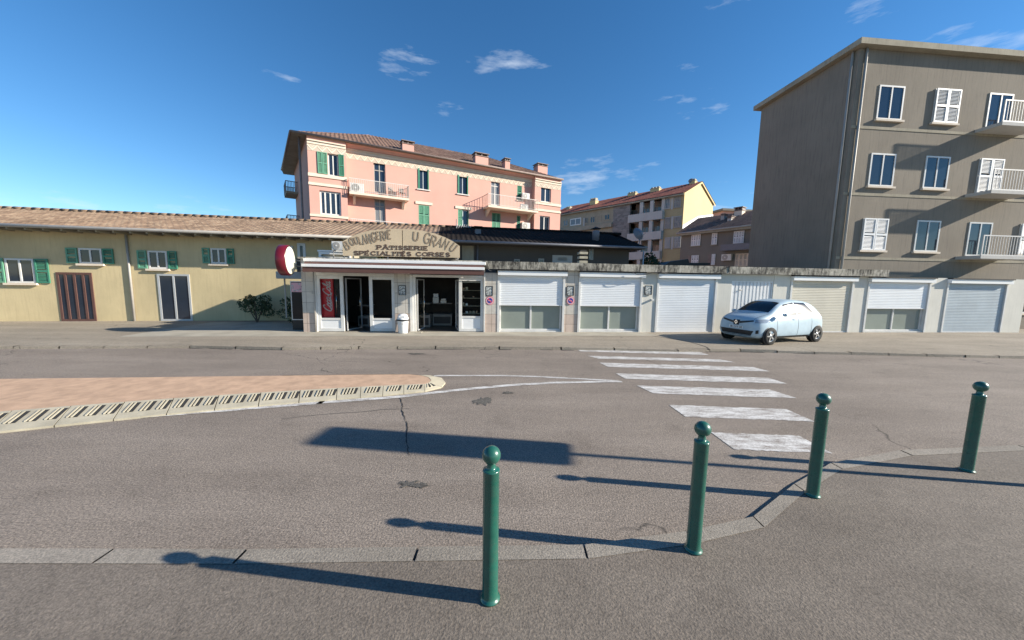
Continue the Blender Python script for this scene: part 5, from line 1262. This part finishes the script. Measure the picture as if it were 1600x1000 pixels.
# ------------------------------------------------------------------ pale blue car
def build_car():
    nose = ray(1151, 499); kk = 12.35/nose.y
    hd = R(180+20); off = Vector((nose.x*kk, 12.35, 0))
    t = thing('car', 'pale blue hatchback parked nose-out in front of the garages', 'car', (off.x, off.y, PZ), hd)
    Lc = 4.0; HW = .86
    # stations: x (0 = nose, going back negative), section profiles  (half width at: sill, bumper, belt), z of: sill, belt/top
    st = [  # x, half width, z low, z belt, z top, top half width
        (0.00, .54, .34, .66, .78, .36), (-.05, .68, .27, .74, .86, .52), (-.16, .765, .22, .80, .93, .61), (-.36, .805, .20, .86, 1.0, .66), (-.60, .82, .19, .90, 1.06, .67),
        (-.80, .825, .19, .93, 1.13, .65), (-1.1, .83, .19, .95, 1.34, .585), (-1.4, .83, .19, .96, 1.48, .55), (-1.8, .83, .19, .97, 1.55, .54), (-2.3, .83, .19, .99, 1.55, .53),
        (-2.8, .825, .19, 1.01, 1.51, .52), (-3.15, .815, .20, 1.02, 1.42, .51), (-3.4, .79, .24, 1.0, 1.22, .53), (-3.55, .72, .30, .90, 1.0, .50), (-3.6, .62, .38, .70, .78, .42)]
    mb = MB(); vs = []; npr = 0
    for (x, hw, zl, zb2, zt, tw) in st:
        pr = [(0, zl-.02), (hw*.8, zl-.02), (hw*.97, zl+.06), (hw, zl+(zb2-zl)*.45), (hw*.985, zl+(zb2-zl)*.8), (hw*.93, zb2), (tw+(hw*.93-tw)*.35, zb2+(zt-zb2)*.62), (tw, zt-.035*min(1, (zt-zb2)/.1)), (tw*.6, zt-.006), (0, zt)]
        full = pr + [(-a, b) for a, b in pr[-2:0:-1]]; npr = len(full); vs += [(x, a, b) for a, b in full]
    fs = [(i*npr+k, i*npr+(k+1) % npr, (i+1)*npr+(k+1) % npr, (i+1)*npr+k) for i in range(len(st)-1) for k in range(npr)]
    fs += [tuple(range(npr)), tuple(range(len(vs)-1, len(vs)-npr-1, -1))]
    mb.add(vs, fs, True); body = mb.build('body', M['bluepaint'], t); s = body.modifiers.new('subd', 'SUBSURF'); s.levels = s.render_levels = 2
    # wheel wells cut as dark liners + wheels
    for x in (-.62, -3.10):
        for sgn in (1, -1):
            ar = MB().lathe([(0, .0), (.335, 0), (.35, .012), (.35, .03)], (x, 0, .31), 32, 'y')
            w_ = ar.build('wheel_arch', M['black'], t); w_.location = (0, sgn*.79, 0); w_.scale = (1, -sgn*1.0, 1)
            w_.location.y = sgn*.806
            wh = MB().lathe([(.19, -.02), (.29, -.025), (.305, 0), (.305, .17), (.29, .19), (.0, .19)], (0, 0, 0), 32, 'y').build('wheel', M['tyre'], t)
            wh.location = (x, sgn*.812, .305); wh.scale = (1, -sgn, 1)
            rim = MB().lathe([(0, -.01), (.05, -.012), (.06, .02), (.175, .015), (.195, -.022), (.2, .03)], (0, 0, 0), 32, 'y')
            rim.build('rim', M['rim'], wh)
            sb = MB()
            for k in range(5):
                a = k*2*math.pi/5; c_, s_ = math.cos(a), math.sin(a)
                sb.add([(c_*.05-s_*.03, -.014, s_*.05+c_*.03), (c_*.18-s_*.02, -.012, s_*.18+c_*.02), (c_*.18+s_*.02, -.012, s_*.18-c_*.02), (c_*.05+s_*.03, -.014, s_*.05-c_*.03)], [(0,1,2,3)])
            sb.build('spoke', M['rim'], wh)
    # surface details: evaluated body hit points keep every panel on the skin
    bpy.context.view_layer.update()
    dg = bpy.context.evaluated_depsgraph_get(); from mathutils.bvhtree import BVHTree
    ev = body.evaluated_get(dg); me = ev.to_mesh(); bv = BVHTree.FromPolygons([v.co[:] for v in me.vertices], [p.vertices[:] for p in me.polygons])
    def drape(name, mat, pts, direction, off_=.006, n=10, m_=6, parent=t):
        """pts: 4 corners of a patch, given in car space; project along direction onto the body"""
        P = [Vector(p) for p in pts]; d = Vector(direction).normalized(); vs = []
        for j in range(m_+1):
            for i in range(n+1):
                a = P[0].lerp(P[1], i/n); b = P[3].lerp(P[2], i/n); p = a.lerp(b, j/m_)
                h = bv.ray_cast(p, d)
                q = (h[0] - d*off_) if h[0] else p+d*.3; vs.append(q)
        mb = MB(); mb.add(vs, [(j*(n+1)+i, j*(n+1)+i+1, (j+1)*(n+1)+i+1, (j+1)*(n+1)+i) for j in range(m_) for i in range(n)], True)
        return mb.build(name, M[mat], parent)
    # front
    drape('grille', 'black', [(.5, .56, .845), (.5, .12, .775), (.5, .12, .70), (.5, .58, .80)], (-1, 0, 0), .008)
    drape('grille', 'black', [(.5, -.12, .775), (.5, -.56, .845), (.5, -.58, .80), (.5, -.12, .70)], (-1, 0, 0), .008)
    drape('grille', 'black', [(.5, .125, .82), (.5, -.125, .82), (.5, -.10, .64), (.5, .10, .64)], (-1, 0, 0), .0085)
    drape('lower_grille', 'black', [(.5, .62, .48), (.5, -.62, .48), (.5, -.54, .32), (.5, .54, .32)], (-1, 0, 0), .009, 16)
    drape('bumper_trim', 'chrome', [(.5, .54, .31), (.5, -.54, .31), (.5, -.52, .28), (.5, .52, .28)], (-1, 0, 0), .011, 16)
    pl = drape('number_plate', 'plate', [(.5, .26, .61), (.5, -.26, .61), (.5, -.26, .52), (.5, .26, .52)], (-1, 0, 0), .014, 8, 3)
    h = bv.ray_cast(Vector((.5, 0, .74)), Vector((-1, 0, 0)))[0]; bx_ = h.x+.02
    mb = MB(); o_ = [(0, .085), (.065, 0), (0, -.085), (-.065, 0)]; i_ = [(0, .045), (.03, 0), (0, -.045), (-.03, 0)]
    for k in range(4): a, b = k, (k+1) % 4; mb.add([(bx_+dx, p[0], .735+p[1]) for dx in (0, .012) for p in (o_[a], o_[b], i_[b], i_[a])], [(0,1,2,3), (4,5,6,7), (0,1,5,4), (2,3,7,6)])
    mb.build('badge', M['chrome'], t)
    for sgn in (1, -1):
        drape('headlight', 'lampg', [(.5, sgn*.60, .86), (.3, sgn*.79, .90), (.3, sgn*.79, .76), (.5, sgn*.62, .75)], (-1, 0, 0), .010)
        drape('fog_light', 'black', [(.5, sgn*.67, .50), (.5, sgn*.73, .52), (.5, sgn*.73, .40), (.5, sgn*.67, .38)], (-1, 0, 0), .010)
        S_ = lambda x, z: (x, sgn*1.3, z); dd = (0, -sgn, 0)
        drape('side_window', 'carglass', [S_(-1.0, 1.02), S_(-1.45, 1.38), S_(-1.98, 1.45), S_(-1.98, 1.02)], dd, .006)
        drape('side_window', 'carglass', [S_(-2.04, 1.03), S_(-2.04, 1.45), S_(-2.62, 1.43), S_(-2.95, 1.09)], dd, .006)
        for x in (-.92, -2.01, -2.75): drape('door_seam', 'black', [S_(x, .97), S_(x+.012, .97), S_(x+.012, .30), S_(x, .30)], dd, .003, 1, 10)
        drape('door_handle', 'bluepaint', [S_(-1.72, .89), S_(-1.88, .89), S_(-1.88, .86), S_(-1.72, .86)], dd, .03, 4, 2)
        drape('sill_trim', 'black', [S_(-1.0, .29), S_(-2.7, .29), S_(-2.7, .22), S_(-1.0, .22)], dd, .006, 12, 3)
        drape('tail_light', 'signred', [(-4.4, sgn*.60, 1.0), (-4.4, sgn*.72, 1.0), (-4.4, sgn*.72, .76), (-4.4, sgn*.62, .76)], (1, 0, 0), .008)
        mr = MB().lathe([(0, -.07), (.06, -.06), (.085, 0), (.075, .06), (0, .07)], (0, 0, 0), 16, 'y').build('mirror', M['bluepaint'], t, 0); mr.location = (-1.05, sgn*.93, 1.05); mr.scale = (.8, 1, .8)
    drape('windscreen', 'carglass', [(-.76, .56, 2), (-.76, -.56, 2), (-1.40, -.49, 2), (-1.40, .49, 2)], (0, 0, -1), .006, 12, 10)
    drape('rear_window', 'carglass', [(-3.12, .44, 2), (-3.12, -.44, 2), (-3.38, -.46, 2), (-3.38, .46, 2)], (0, 0, -1), .006, 12, 6)
    for sgn in (1, -1): drape('bonnet_seam', 'black', [(-.12, sgn*.54, 2), (-.70, sgn*.62, 2), (-.70, sgn*.632, 2), (-.12, sgn*.552, 2)], (0, 0, -1), .003, 12, 1)
    # plate characters (small raised marks)
    mb = MB(); seg = {'B': '1111111', }
    x = .22
    for ch in 'BG-593-HB':
        w2 = .042
        if ch == '-': w2 = .02; st_ = [[(.1, .5), (.9, .5)]]
        else: st_ = {'B': G['B'], 'G': G['G'], '5': [[(.9,1),(.1,1),(.1,.55),(.7,.55),(.9,.3),(.7,0),(.1,.03)]], '9': [[(.9,.6),(.5,.45),(.1,.7),(.5,1),(.9,.8),(.9,.3),(.5,0)]], '3': [[(.1,1),(.8,1),(.4,.55),(.9,.3),(.5,0),(.1,.05)]], 'H': [[(0,0),(0,1)],[(1,0),(1,1)],[(0,.5),(1,.5)]]}[ch]
        for s_ in st_:
            tmp = MB(); stroke2(tmp, [(p[0]*w2, p[1]*.062) for p in s_], .009, -.002, 0)
            hx = bv.ray_cast(Vector((.5, x-.02, .565)), Vector((-1, 0, 0)))[0].x
            mb.add([(hx+.0155-v[1], x-v[0], .534+v[2]) for v in tmp.v], tmp.f)
        x -= w2+.012
    mb.build('plate_characters', M['black'], pl)
    ev.to_mesh_clear()
    return t
build_car()
